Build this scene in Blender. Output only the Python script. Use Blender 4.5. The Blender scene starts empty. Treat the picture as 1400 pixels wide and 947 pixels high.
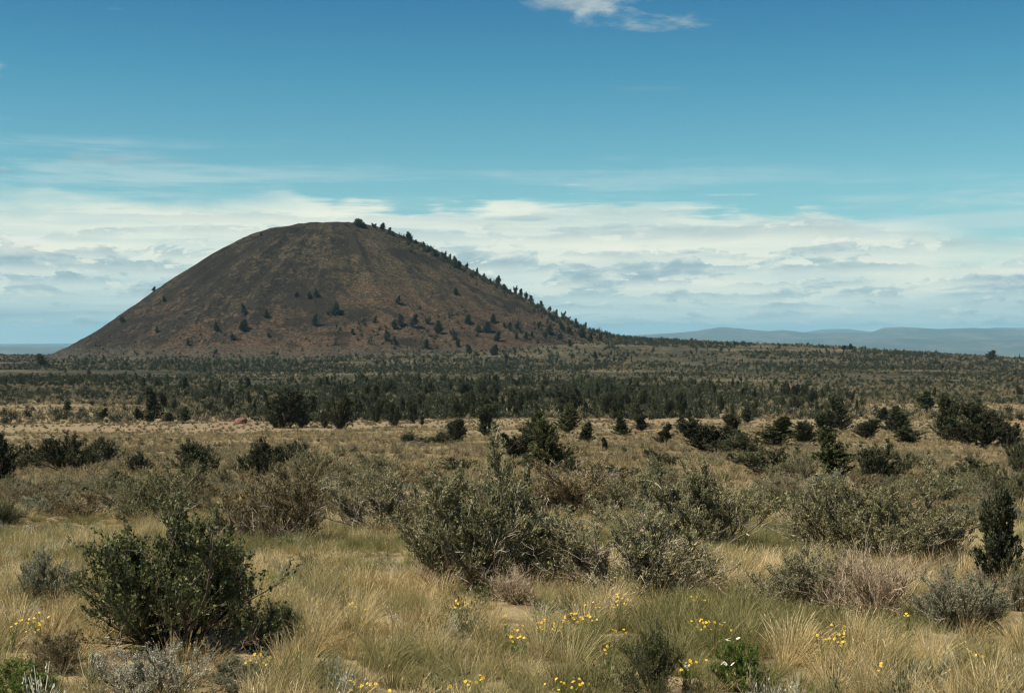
import bpy, math, random
import numpy as np

rng = np.random.default_rng(7)
random.seed(7)
EXPO = 0.66
F = 1944.0          # focal length in photo pixels
EZ = 2.0            # eye height above the ground at the camera
scene = bpy.context.scene
COL = scene.collection

# ------------------------------------------------------------------ noise
def _hash(ix, iy, s):
    h = (ix.astype(np.int64) * 374761393 + iy.astype(np.int64) * 668265263 + s * 974634777) & 0xFFFFFFFF
    h = ((h ^ (h >> 13)) * 1274126177) & 0xFFFFFFFF
    return ((h ^ (h >> 16)) & 0xFFFF) / 65535.0

def vnoise(x, y, s=0):
    ix = np.floor(x); iy = np.floor(y)
    fx = x - ix; fy = y - iy
    fx = fx * fx * (3 - 2 * fx); fy = fy * fy * (3 - 2 * fy)
    a = _hash(ix, iy, s); b = _hash(ix + 1, iy, s); c = _hash(ix, iy + 1, s); d = _hash(ix + 1, iy + 1, s)
    return (a + (b - a) * fx + (c - a) * fy + (a - b - c + d) * fx * fy) * 2 - 1

def fbm(x, y, octv=4, s=0):
    t = 0; a = 1; n = 0
    for k in range(octv):
        t = t + a * vnoise(x * 2 ** k + 17.3 * k, y * 2 ** k - 9.1 * k, s + k); n += a; a *= 0.5
    return t / n

def sstep(a, b, x):
    t = np.clip((x - a) / (b - a), 0, 1)
    return t * t * (3 - 2 * t)

# ------------------------------------------------------------------ terrain
_pd = [0.5, 8, 10, 14, 20, 30, 45, 70, 110, 160, 250, 400, 600, 900, 1200, 1600, 2300, 3000, 6000, 20000, 80000]
_pz = [-2.0, -2.0, -2.12, -2.45, -2.95, -3.7, -4.85, -6.5, -8.8, -11.4, -15.4, -20, -23.0, -26, -28, -29.5, -31, -62, -230, -260, -260]
_lg = np.linspace(math.log(0.5), math.log(80000), 1500)
_lz = np.interp(_lg, np.log(_pd), _pz)
_k = np.exp(-np.linspace(-2.2, 2.2, 41) ** 2); _k /= _k.sum()
_lz = np.convolve(np.pad(_lz, 20, mode='edge'), _k, mode='valid')
_au = [-3000, 0, 75, 700, 840, 880, 930, 1000, 1080, 1160, 1250, 1400, 1600, 2500]
_az = [5, 5, 4, 24, 31, 28, 24.5, 21, 18, 15.5, 9.5, 0, -4, -4]

def ground_z(x, y):
    x = np.asarray(x, float); y = np.asarray(y, float)
    r = np.sqrt(x * x + y * y) + 1e-6
    z = np.interp(np.log(np.maximum(r, 0.5)), _lg, _lz)
    u = 700 + F * np.tan(np.clip(np.arctan2(x, y), -1.2, 1.2))
    rid = np.interp(u, _au, _az)
    z = z + rid * sstep(1050, 2000, r) * (1 - sstep(2150, 3000, r))
    z = z + 0.05 * fbm(x * 0.9, y * 0.9, 3, 1)
    z = z + 0.30 * fbm(x / 9, y / 9, 3, 2) * sstep(20, 60, r)
    z = z + 0.9 * fbm(x / 45, y / 30, 3, 3) * sstep(90, 250, r)
    z = z + 2.4 * fbm(x / 210, y / 120, 4, 4) * sstep(350, 1300, r) * (1 - 0.8 * sstep(3000, 8000, r))
    # low lava shelf on the plain to the right of the cone
    z = z + 5.0 * np.exp(-((x - 330) / 150) ** 2 - ((y - 1750) / 140) ** 2) * (0.7 + 0.6 * fbm(x / 40, y / 40, 3, 9))
    return z + EZ

CX, CY, CB = (455 - 700) / F * 2000, 2000.0, -28.0
_Lr = np.array([0, 50, 90, 130, 170, 215, 262, 312, 350, 385, 430, 520]) * 1.029
_Lh = np.array([184.5, 181, 172, 155, 134, 104, 70, 36, 13, -2, -14, -30]) * 1.029
_Rr = np.array([0, 35, 65, 105, 145, 185, 225, 265, 305, 345, 385, 430, 520]) * 1.029
_Rh = np.array([184.5, 184, 178, 162, 145, 122, 100, 79, 57, 40, 28, 16, -8]) * 1.029
def _sm(r, h):
    g = np.linspace(0, 540, 700); v = np.interp(g, r, h)
    k = np.exp(-np.linspace(-2, 2, 31) ** 2); k /= k.sum()
    return g, np.convolve(np.pad(v, 15, mode='edge'), k, mode='valid')
_gL, _hL = _sm(_Lr, _Lh); _gR, _hR = _sm(_Rr, _Rh)

def cone_z(x, y):
    dx = np.asarray(x, float) - CX; dy = np.asarray(y, float) - CY
    r = np.sqrt(dx * dx + dy * dy); th = np.arctan2(dy, dx)
    w = 0.5 + 0.5 * np.cos(th); w = w * w * (3 - 2 * w)
    h = np.interp(r, _gL, _hL) * (1 - w) + np.interp(r, _gR, _hR) * w
    gul = fbm(th * 9 + 3, r / 260, 3, 21) * 5.5 * sstep(20, 150, r)
    h = h + gul + 2.6 * fbm(dx / 28, dy / 28, 4, 22) + 0.5 * fbm(dx / 7, dy / 7, 2, 23)
    return h + CB + EZ

def surf_z(x, y):
    g = ground_z(x, y)
    m = (np.abs(np.asarray(x) - CX) < 540) & (np.abs(np.asarray(y) - CY) < 540)
    return np.where(m, np.maximum(g, cone_z(x, y)), g)

_Y = np.exp(np.linspace(math.log(4), math.log(5000), 2600))
def gp(px, py):
    """photo pixel -> the point of the terrain that shows there"""
    x = _Y * (px - 700) / F; zr = EZ + _Y * (462 - py) / F
    hz = surf_z(x, _Y)
    i = np.nonzero(hz >= zr)[0]
    if len(i):
        k = int(i[0])
        if k > 0:
            a = zr[k - 1] - hz[k - 1]; b = hz[k] - zr[k]; t = a / max(a + b, 1e-9)
            Y = _Y[k - 1] + t * (_Y[k] - _Y[k - 1])
        else: Y = _Y[k]
    else:
        e = (hz - EZ) / _Y; e[_Y < 1200] = -9; e[_Y > 2600] = -9
        Y = _Y[int(np.argmax(e))]
    X = Y * (px - 700) / F
    return float(X), float(Y), float(surf_z(X, Y))

def proj(x, y, z):
    return 700 + F * x / y, 462 - F * (z - EZ) / y

# ------------------------------------------------------------------ mesh helpers
def make_mesh(name, V, faces, mat, tone=None, smooth=False):
    """V (n,3); faces list of index arrays (m,k); tone per-vertex floats"""
    me = bpy.data.meshes.new(name)
    V = np.asarray(V, np.float32)
    me.vertices.add(len(V)); me.vertices.foreach_set('co', V.ravel())
    li = np.concatenate([f.ravel() for f in faces]).astype(np.int32)
    cnt = np.concatenate([np.full(len(f), f.shape[1]) for f in faces]).astype(np.int32)
    st = np.concatenate([[0], np.cumsum(cnt)[:-1]]).astype(np.int32)
    me.loops.add(len(li)); me.loops.foreach_set('vertex_index', li)
    me.polygons.add(len(cnt)); me.polygons.foreach_set('loop_start', st)
    if smooth: me.polygons.foreach_set('use_smooth', np.ones(len(cnt), bool))
    me.update(calc_edges=True)
    if tone is not None:
        a = me.attributes.new('tone', 'FLOAT', 'POINT'); a.data.foreach_set('value', np.asarray(tone, np.float32))
    if mat: me.materials.append(mat)
    return me

class Bag:
    def __init__(s): s.V = []; s.F = []; s.T = []; s.n = 0
    def add(s, V, F, T):
        s.V.append(V); s.F.append(F + s.n); s.T.append(T); s.n += len(V)
    def mesh(s, name, mat, smooth=False):
        return make_mesh(name, np.concatenate(s.V), s.F, mat, np.concatenate(s.T), smooth)

def unit(v):
    return v / (np.linalg.norm(v, axis=-1, keepdims=True) + 1e-9)

def rvec(n, R):
    return unit(R.normal(size=(n, 3)))

def tubes(bag, P, rad, tone, sides=3):
    """P (n,k,3) polylines, rad (n,k)"""
    n, k, _ = P.shape
    ax = unit(P[:, -1] - P[:, 0])
    ref = np.where(np.abs(ax[:, 2:3]) < 0.9, np.array([[0, 0, 1.0]]), np.array([[1.0, 0, 0]]))
    a = unit(np.cross(ax, ref)); b = np.cross(ax, a)
    ang = np.arange(sides) / sides * 2 * math.pi
    off = a[:, None, None, :] * np.cos(ang)[None, None, :, None] + b[:, None, None, :] * np.sin(ang)[None, None, :, None]
    V = P[:, :, None, :] + off * rad[:, :, None, None]
    i = np.arange(n)[:, None, None] * k * sides; j = np.arange(k - 1)[None, :, None] * sides; s = np.arange(sides)[None, None, :]
    s2 = (s + 1) % sides
    Q = np.stack(np.broadcast_arrays(i + j + s, i + j + s2, i + j + sides + s2, i + j + sides + s), -1).reshape(-1, 4)
    bag.add(V.reshape(-1, 3), Q, np.repeat(tone, k * sides))

def leaves(bag, C, A, L, W, tone, R, bend=0.2):
    n = len(C)
    A = unit(A); B = unit(np.cross(A, rvec(n, R))); N = np.cross(A, B)
    L = np.broadcast_to(L, n)[:, None]; W = np.broadcast_to(W, n)[:, None]
    V = np.stack([C - A * L * .5, C + B * W * .5 + N * L * bend * .5 - A * L * .05, C + A * L * .5, C - B * W * .5 + N * L * bend * .5 - A * L * .05], 1).reshape(-1, 3)
    Q = np.arange(n * 4).reshape(-1, 4)
    bag.add(V, Q, np.repeat(tone, 4))

def polyl(P0, D, Ln, R, k=5, wob=0.12, up=0.0, droop=0.0):
    """polylines from P0 in direction D of length Ln, with wobble and curvature towards +z"""
    n = len(P0); P = [P0]; d = unit(D)
    for j in range(k - 1):
        d = unit(d + R.normal(size=(n, 3)) * wob + np.array([0, 0, up - droop]))
        P.append(P[-1] + d * (np.asarray(Ln) / (k - 1))[:, None])
    return np.stack(P, 1)

def sample(P, idx, t):
    """point and direction on polyline idx at parameter t in 0..1"""
    k = P.shape[1]; f = np.clip(t * (k - 1), 0, k - 1.001); i = f.astype(int); fr = (f - i)[:, None]
    a = P[idx, i]; b = P[idx, i + 1]
    return a + (b - a) * fr, unit(b - a)

# ------------------------------------------------------------------ materials
def new_mat(name):
    m = bpy.data.materials.new(name); m.use_nodes = True
    nt = m.node_tree; nt.nodes.clear()
    out = nt.nodes.new('ShaderNodeOutputMaterial')
    return m, nt, out

class NB:
    """tiny node builder"""
    def __init__(s, nt): s.nt = nt
    def n(s, t, **kw):
        o = s.nt.nodes.new(t)
        for k, v in kw.items(): setattr(o, k, v)
        return o
    def put(s, sock, v):
        if isinstance(v, bpy.types.NodeSocket): s.nt.links.new(v, sock)
        elif v is not None: sock.default_value = v
    def math(s, op, a, b=None, c=None, clamp=False):
        o = s.n('ShaderNodeMath', operation=op, use_clamp=clamp)
        s.put(o.inputs[0], a); s.put(o.inputs[1], b)
        if c is not None: s.put(o.inputs[2], c)
        return o.outputs[0]
    def noise(s, vec, scale, detail=4, rough=0.55, dist=0.0, dim='3D'):
        o = s.n('ShaderNodeTexNoise', noise_dimensions=dim)
        s.put(o.inputs['Vector'], vec); o.inputs['Scale'].default_value = scale; o.inputs['Detail'].default_value = detail
        o.inputs['Roughness'].default_value = rough; o.inputs['Distortion'].default_value = dist
        return o.outputs['Fac']
    def mr(s, v, a, b, c=0.0, d=1.0, smooth=True):
        o = s.n('ShaderNodeMapRange', interpolation_type='SMOOTHSTEP' if smooth else 'LINEAR')
        s.put(o.inputs[0], v)
        for i, q in enumerate((a, b, c, d)): s.put(o.inputs[i + 1], q)
        return o.outputs[0]
    def mix(s, f, a, b, blend='MIX'):
        o = s.n('ShaderNodeMix', data_type='RGBA', blend_type=blend)
        s.put(o.inputs[0], f)
        for i, q in ((6, a), (7, b)):
            if isinstance(q, tuple) and len(q) == 3: q = (*q, 1)
            s.put(o.inputs[i], q)
        return o.outputs[2]
    def ramp(s, f, stops):
        o = s.n('ShaderNodeValToRGB'); s.put(o.inputs[0], f)
        e = o.color_ramp.elements
        while len(e) < len(stops): e.new(0.5)
        for q, (p, c) in zip(e, stops): q.position = p; q.color = (*c, 1)
        return o.outputs[0]
    def vscale(s, vec, xyz):
        o = s.n('ShaderNodeVectorMath', operation='MULTIPLY'); s.put(o.inputs[0], vec); o.inputs[1].default_value = xyz
        return o.outputs[0]

def leaf_mat(name, stops, trans=0.25, rough=0.65, spec=0.25, patch=None, vary=.35):
    """stops: colour ramp over tone; every plant also shifts a little in tone"""
    m, nt, out = new_mat(name); b = NB(nt)
    at = b.n('ShaderNodeAttribute', attribute_name='tone'); oi = b.n('ShaderNodeObjectInfo')
    f = b.math('ADD', at.outputs['Fac'], b.math('MULTIPLY', b.math('SUBTRACT', oi.outputs['Random'], 0.5), vary), clamp=True)
    c = b.ramp(f, stops)
    if patch:
        geo = b.n('ShaderNodeNewGeometry')
        nz = b.noise(geo.outputs['Position'], patch[0], 3, 0.6)
        c = b.mix(b.mr(nz, patch[2], patch[3]), c, b.mix(0.75, c, patch[1]))
    p = b.n('ShaderNodeBsdfPrincipled'); b.put(p.inputs['Base Color'], c)
    p.inputs['Roughness'].default_value = rough; p.inputs['Specular IOR Level'].default_value = spec
    t = b.n('ShaderNodeBsdfTranslucent'); b.put(t.inputs['Color'], c)
    ms = b.n('ShaderNodeMixShader'); ms.inputs[0].default_value = trans
    nt.links.new(p.outputs[0], ms.inputs[1]); nt.links.new(t.outputs[0], ms.inputs[2]); nt.links.new(ms.outputs[0], out.inputs[0])
    return m

def bark_mat(name, stops, scale=60):
    m, nt, out = new_mat(name); b = NB(nt)
    at = b.n('ShaderNodeAttribute', attribute_name='tone'); tc = b.n('ShaderNodeTexCoord')
    nz = b.noise(tc.outputs['Object'], scale, 3)
    f = b.math('ADD', b.math('MULTIPLY', at.outputs['Fac'], 0.7), b.math('MULTIPLY', nz, 0.3))
    p = b.n('ShaderNodeBsdfPrincipled'); b.put(p.inputs['Base Color'], b.ramp(f, stops)); p.inputs['Roughness'].default_value = 0.85
    nt.links.new(p.outputs[0], out.inputs[0])
    return m

M = {}
M['sage'] = leaf_mat('sage_leaf', [(0, (.065, .070, .030)), (.4, (.150, .155, .072)), (.75, (.265, .255, .135)), (1, (.42, .39, .25))], .3)
M['sage_grey'] = leaf_mat('grey_sage_leaf', [(0, (.09, .10, .062)), (.5, (.19, .20, .13)), (1, (.35, .355, .25))], .2)
M['silver'] = leaf_mat('silver_leaf', [(0, (.22, .225, .17)), (.5, (.40, .40, .31)), (1, (.60, .60, .49))], .2)
M['bitter'] = leaf_mat('bitterbrush_leaf', [(0, (.026, .038, .014)), (.45, (.068, .090, .032)), (.8, (.15, .16, .055)), (1, (.28, .26, .11))], .25, .5, .3)
M['darkshrub'] = leaf_mat('dark_shrub_leaf', [(0, (.018, .026, .012)), (.5, (.044, .056, .024)), (1, (.10, .105, .05))], .15)
M['brown'] = leaf_mat('brown_shrub_leaf', [(0, (.09, .075, .034)), (.5, (.19, .155, .072)), (1, (.34, .26, .13))], .2)
M['forb'] = leaf_mat('bright_green_leaf', [(0, (.05, .085, .014)), (.5, (.11, .175, .03)), (1, (.24, .30, .07))], .3)
M['juniper'] = leaf_mat('juniper_needles', [(0, (.014, .022, .010)), (.5, (.034, .046, .019)), (1, (.080, .088, .042))], .1)
M['juniper_light'] = leaf_mat('green_juniper_needles', [(0, (.024, .034, .012)), (.5, (.062, .076, .026)), (1, (.13, .14, .055))], .12)
M['grass'] = leaf_mat('dry_grass', [(0, (.19, .135, .055)), (.3, (.36, .275, .115)), (.65, (.56, .44, .22)), (1, (.82, .70, .45))], .35, .6, .2,
                      patch=(0.8, (.19, .20, .075), 0.44, 0.60), vary=.75)
M['grass_mid'] = leaf_mat('mid_dry_grass', [(0, (.15, .12, .06)), (.5, (.28, .225, .12)), (1, (.46, .375, .215))], .2, .7, .1)
M['grass_green'] = leaf_mat('green_grass', [(0, (.085, .092, .026)), (.5, (.18, .175, .060)), (1, (.36, .31, .15))], .3, .55, .3)
M['twig'] = bark_mat('grey_twig', [(0, (.045, .034, .022)), (.45, (.11, .085, .058)), (.72, (.17, .14, .10)), (.85, (.36, .31, .24)), (1, (.55, .49, .40))])
M['dead'] = bark_mat('dead_twig', [(0, (.08, .055, .036)), (.5, (.25, .185, .120)), (1, (.62, .50, .36))])
M['stem'] = bark_mat('brown_stem', [(0, (.045, .032, .022)), (.5, (.10, .075, .052)), (1, (.20, .16, .12))])
M['trunk'] = bark_mat('juniper_bark', [(0, (.05, .034, .024)), (.5, (.12, .085, .06)), (1, (.24, .19, .15))], 12)
M['mound'] = leaf_mat('low_sage_leaf', [(0, (.11, .095, .055)), (.5, (.22, .185, .108)), (1, (.36, .30, .18))], .15)
M['moundfar'] = leaf_mat('far_brush_leaf', [(0, (.016, .022, .012)), (.5, (.038, .046, .024)), (1, (.085, .088, .048))], .1)
M['seed'] = leaf_mat('pink_seed_spike', [(0, (.22, .15, .10)), (.5, (.36, .26, .18)), (1, (.50, .38, .28))], .2)

def petal_mat(name, c):
    m, nt, out = new_mat(name); b = NB(nt)
    at = b.n('ShaderNodeAttribute', attribute_name='tone')
    p = b.n('ShaderNodeBsdfPrincipled')
    b.put(p.inputs['Base Color'], b.mix(at.outputs['Fac'], tuple(x * 0.75 for x in c), c)); p.inputs['Roughness'].default_value = 0.6
    nt.links.new(p.outputs[0], out.inputs[0]); return m
M['yellow'] = petal_mat('yellow_petals', (.85, .55, .02))
M['white'] = petal_mat('white_petals', (.85, .82, .72))
M['centre'] = petal_mat('flower_centre', (.50, .28, .02))

def ground_mat():
    m, nt, out = new_mat('ground_soil_and_litter'); b = NB(nt)
    geo = b.n('ShaderNodeNewGeometry'); P = geo.outputs['Position']
    ln = b.n('ShaderNodeVectorMath', operation='LENGTH'); b.put(ln.inputs[0], P); D = ln.outputs['Value']
    # close ground: soil and straw litter
    n1 = b.noise(P, 1.3, 6, .6); n2 = b.noise(P, 14, 5, .65); n3 = b.noise(P, 90, 3, .6)
    soil = b.ramp(n2, [(.25, (.06, .038, .022)), (.5, (.12, .08, .048)), (.75, (.22, .155, .095))])
    litter = b.ramp(n3, [(.3, (.14, .11, .055)), (.5, (.27, .215, .12)), (.7, (.42, .35, .22))])
    near = b.mix(b.mr(n1, .38, .58), soil, litter)
    # middle distance: dry low sagebrush with bare reddish soil
    m1 = b.noise(b.vscale(P, (1, .8, 1)), .035, 6, .6); m2 = b.noise(P, .45, 5, .7); m3 = b.noise(P, 2.2, 4, .7)
    base = b.ramp(m3, [(.3, (.10, .085, .05)), (.5, (.185, .15, .09)), (.7, (.29, .23, .145))])
    red = b.ramp(m3, [(.3, (.20, .105, .058)), (.7, (.34, .20, .12))])
    mid = b.mix(b.mr(b.math('ADD', b.math('MULTIPLY', m1, .55), b.math('MULTIPLY', m2, .45)), .525, .61), base, red)
    c = b.mix(b.mr(D, 25, 70), near, mid)
    # far plain: mottles of dark brush and paler grass
    f1 = b.noise(b.vscale(P, (.6, 1, 1)), .012, 5, .65); f2 = b.noise(P, .09, 5, .75)
    fs = b.math('ADD', b.math('MULTIPLY', f1, .5), b.math('MULTIPLY', f2, .5))
    far = b.ramp(fs, [(.40, (.018, .021, .013)), (.50, (.046, .043, .027)), (.56, (.090, .075, .046)), (.64, (.145, .112, .067)), (.70, (.17, .105, .065))])
    c = b.mix(b.mr(D, 330, 800), c, far)
    # the basin beyond: fields
    vo = b.n('ShaderNodeTexVoronoi', distance='CHEBYCHEV'); b.put(vo.inputs['Vector'], b.vscale(P, (1, .45, 1))); vo.inputs['Scale'].default_value = .0014
    sp = b.n('ShaderNodeSeparateColor'); b.put(sp.inputs[0], vo.outputs['Color'])
    fields = b.ramp(sp.outputs[0], [(0, (.07, .10, .045)), (.4, (.11, .13, .065)), (.7, (.16, .15, .09)), (1, (.26, .24, .17))])
    c = b.mix(b.mr(D, 3500, 7000), c, fields)
    p = b.n('ShaderNodeBsdfPrincipled'); b.put(p.inputs['Base Color'], c); p.inputs['Roughness'].default_value = .95; p.inputs['Specular IOR Level'].default_value = .1
    bp = b.n('ShaderNodeBump'); bp.inputs['Strength'].default_value = .6; bp.inputs['Distance'].default_value = .05
    b.put(bp.inputs['Height'], b.math('ADD', n2, b.math('MULTIPLY', n3, .4)))
    bp2 = b.n('ShaderNodeBump'); bp2.inputs['Strength'].default_value = .9; bp2.inputs['Distance'].default_value = 1.6
    b.put(bp2.inputs['Height'], b.math('MULTIPLY', f2, b.mr(D, 100, 600))); nt.links.new(bp.outputs[0], bp2.inputs['Normal'])
    nt.links.new(bp2.outputs[0], p.inputs['Normal'])
    nt.links.new(p.outputs[0], out.inputs[0]); return m

def cone_mat():
    m, nt, out = new_mat('cinder_and_sparse_grass'); b = NB(nt)
    tc = b.n('ShaderNodeTexCoord'); P = tc.outputs['Object']
    sx = b.n('ShaderNodeSeparateXYZ'); b.put(sx.inputs[0], P); X, Yc, Z = sx.outputs
    # downslope streak coordinates: angle around the cone and height
    ang = b.math('ARCTAN2', Yc, X)
    cb = b.n('ShaderNodeCombineXYZ'); b.put(cb.inputs[0], b.math('ADD', b.math('MULTIPLY', ang, 16), b.math('MULTIPLY', b.noise(P, .02, 3, .6), 5))); b.put(cb.inputs[1], b.math('MULTIPLY', Z, .05)); b.put(cb.inputs[2], 3.0)
    st = b.noise(cb.outputs[0], 1.4, 6, .65, .6)
    big = b.noise(P, .0085, 5, .6, .5); med = b.noise(P, .05, 6, .7); fine = b.mr(b.noise(P, .30, 5, .85), .38, .62, .28, .72, False)
    cinder = b.ramp(fine, [(.3, (.010, .0085, .0070)), (.5, (.022, .0180, .0140)), (.7, (.052, .043, .033))])
    redc = b.ramp(fine, [(.3, (.032, .020, .014)), (.5, (.078, .049, .032)), (.7, (.165, .105, .068))])
    grass = b.ramp(fine, [(.3, (.028, .023, .014)), (.5, (.066, .053, .031)), (.7, (.135, .105, .062))])
    # more grass to the right flank, red cinder on the lower half
    nm = lambda f: b.mr(f, .32, .68, 0, 1, False)
    stn, bign, medn = nm(st), nm(big), nm(med)
    md2 = nm(b.noise(P, .13, 4, .7))
    gx = b.mr(X, -330, 330, -.14, .26, False)  # less grass on the left also puts that flank's cloud shade into the colour
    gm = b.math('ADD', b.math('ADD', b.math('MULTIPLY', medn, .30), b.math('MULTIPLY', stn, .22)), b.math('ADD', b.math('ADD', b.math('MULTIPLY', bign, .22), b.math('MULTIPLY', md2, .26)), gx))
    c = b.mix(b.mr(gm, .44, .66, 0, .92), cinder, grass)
    lo = b.mr(Z, 120, 30, -.10, .12, False)
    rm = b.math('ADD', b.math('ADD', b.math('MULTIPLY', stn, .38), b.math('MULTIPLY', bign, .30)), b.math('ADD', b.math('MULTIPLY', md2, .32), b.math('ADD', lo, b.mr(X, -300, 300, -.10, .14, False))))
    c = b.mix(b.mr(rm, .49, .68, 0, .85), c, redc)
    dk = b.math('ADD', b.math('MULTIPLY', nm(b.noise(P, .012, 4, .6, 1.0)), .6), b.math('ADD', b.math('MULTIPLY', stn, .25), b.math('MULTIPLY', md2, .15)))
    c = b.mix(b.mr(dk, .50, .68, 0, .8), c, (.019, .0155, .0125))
    c = b.mix(1.0, c, (.84, .86, .84), 'MULTIPLY')
    # grey rubble round the foot
    foot = b.mr(b.math('ADD', Z, b.math('MULTIPLY', med, 30)), 36, 26)
    foot = b.math('MULTIPLY', foot, b.mr(fine, .48, .56))
    c = b.mix(foot, c, (.085, .080, .058))
    p = b.n('ShaderNodeBsdfPrincipled'); b.put(p.inputs['Base Color'], c); p.inputs['Roughness'].default_value = .95; p.inputs['Specular IOR Level'].default_value = .1
    bp = b.n('ShaderNodeBump'); bp.inputs['Strength'].default_value = .8; bp.inputs['Distance'].default_value = 2.0
    b.put(bp.inputs['Height'], b.math('ADD', fine, b.math('MULTIPLY', med, 1.5)))
    nt.links.new(bp.outputs[0], p.inputs['Normal']); nt.links.new(p.outputs[0], out.inputs[0]); return m

def hills_mat():
    m, nt, out = new_mat('far_hills'); b = NB(nt)
    geo = b.n('ShaderNodeNewGeometry'); P = geo.outputs['Position']
    n1 = b.noise(P, .0011, 6, .7); n2 = b.noise(P, .006, 4, .7)
    c = b.ramp(b.math('ADD', b.math('MULTIPLY', n1, .6), b.math('MULTIPLY', n2, .4)), [(.38, (.02, .026, .02)), (.5, (.045, .046, .035)), (.62, (.12, .105, .078))])
    p = b.n('ShaderNodeBsdfPrincipled'); b.put(p.inputs['Base Color'], c); p.inputs['Roughness'].default_value = 1
    nt.links.new(p.outputs[0], out.inputs[0]); return m

def rock_mat(name, stops):
    m, nt, out = new_mat(name); b = NB(nt)
    tc = b.n('ShaderNodeTexCoord'); n1 = b.noise(tc.outputs['Object'], 3.5, 7, .7); n2 = b.noise(tc.outputs['Object'], 22, 4, .7)
    p = b.n('ShaderNodeBsdfPrincipled'); b.put(p.inputs['Base Color'], b.ramp(b.math('ADD', b.math('MULTIPLY', n1, .6), b.math('MULTIPLY', n2, .4)), stops)); p.inputs['Roughness'].default_value = .9
    bp = b.n('ShaderNodeBump'); bp.inputs['Distance'].default_value = .05; b.put(bp.inputs['Height'], n2); nt.links.new(bp.outputs[0], p.inputs['Normal'])
    nt.links.new(p.outputs[0], out.inputs[0]); return m
M['rock'] = rock_mat('lava_rock', [(.35, (.022, .016, .014)), (.5, (.055, .038, .030)), (.65, (.12, .085, .065))])
M['redrock'] = rock_mat('red_lava_rock', [(.35, (.06, .028, .020)), (.5, (.14, .060, .040)), (.65, (.24, .13, .09))])
M['palerock'] = rock_mat('pale_rock', [(.35, (.16, .13, .10)), (.5, (.28, .23, .18)), (.65, (.42, .36, .30))])

# ------------------------------------------------------------------ objects
def link(o): COL.objects.link(o); return o
def tag(o, label=None, cat=None, group=None, kind=None):
    if label: o['label'] = label
    if cat: o['category'] = cat
    if group: o['group'] = group
    if kind: o['kind'] = kind
    return o
def mobj(name, me, parent=None):
    o = bpy.data.objects.new(name, me); link(o)
    if parent: o.parent = parent
    return o

# terrain sheet
def build_ground():
    az = np.concatenate([np.arange(-180, -32, 3.0), np.arange(-32, 32, .125), np.arange(32, 180, 3.0)]) * math.pi / 180
    r = np.exp(np.linspace(math.log(1.2), math.log(55000), 640))
    A, Rr = np.meshgrid(az, r)
    X = Rr * np.sin(A); Yv = Rr * np.cos(A); Z = ground_z(X, Yv)
    n, k = X.shape
    V = np.stack([X, Yv, Z], -1).reshape(-1, 3)
    V = np.concatenate([V, [[0, 0, float(ground_z(0., .1))]]])
    i = np.arange(n - 1)[:, None] * k; j = np.arange(k)[None, :]; j2 = (j + 1) % k
    Q = np.stack(np.broadcast_arrays(i + j, i + k + j, i + k + j2, i + j2), -1).reshape(-1, 4)[:, ::-1]
    jj = np.arange(k); T = np.stack([np.full(k, n * k), (jj + 1) % k, jj], 1)
    o = mobj('ground', make_mesh('ground', V, [Q, T], ground_mat(), None, True)); o['kind'] = 'structure'
build_ground()

def build_cone():
    th = np.linspace(0, 2 * math.pi, 721)[:-1]; r = np.linspace(2, 520, 230)
    A, Rr = np.meshgrid(th, r); X = CX + Rr * np.cos(A); Yv = CY + Rr * np.sin(A); Z = cone_z(X, Yv)
    org = np.array([CX, CY, CB + EZ])
    V = np.stack([X, Yv, Z], -1).reshape(-1, 3) - org
    V = np.concatenate([V, [[0, 0, float(cone_z(CX, CY)) - org[2]]]])
    n, k = X.shape
    i = np.arange(n - 1)[:, None] * k; j = np.arange(k)[None, :]; j2 = (j + 1) % k
    Q = np.stack(np.broadcast_arrays(i + j, i + k + j, i + k + j2, i + j2), -1).reshape(-1, 4)
    jj = np.arange(k); T = np.stack([np.full(k, n * k), jj, (jj + 1) % k], 1)
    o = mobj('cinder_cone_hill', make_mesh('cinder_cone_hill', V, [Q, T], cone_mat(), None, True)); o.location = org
    tag(o, 'dark brown cinder cone rising alone above the brushy plain', 'hill', kind='structure')
build_cone()

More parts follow.
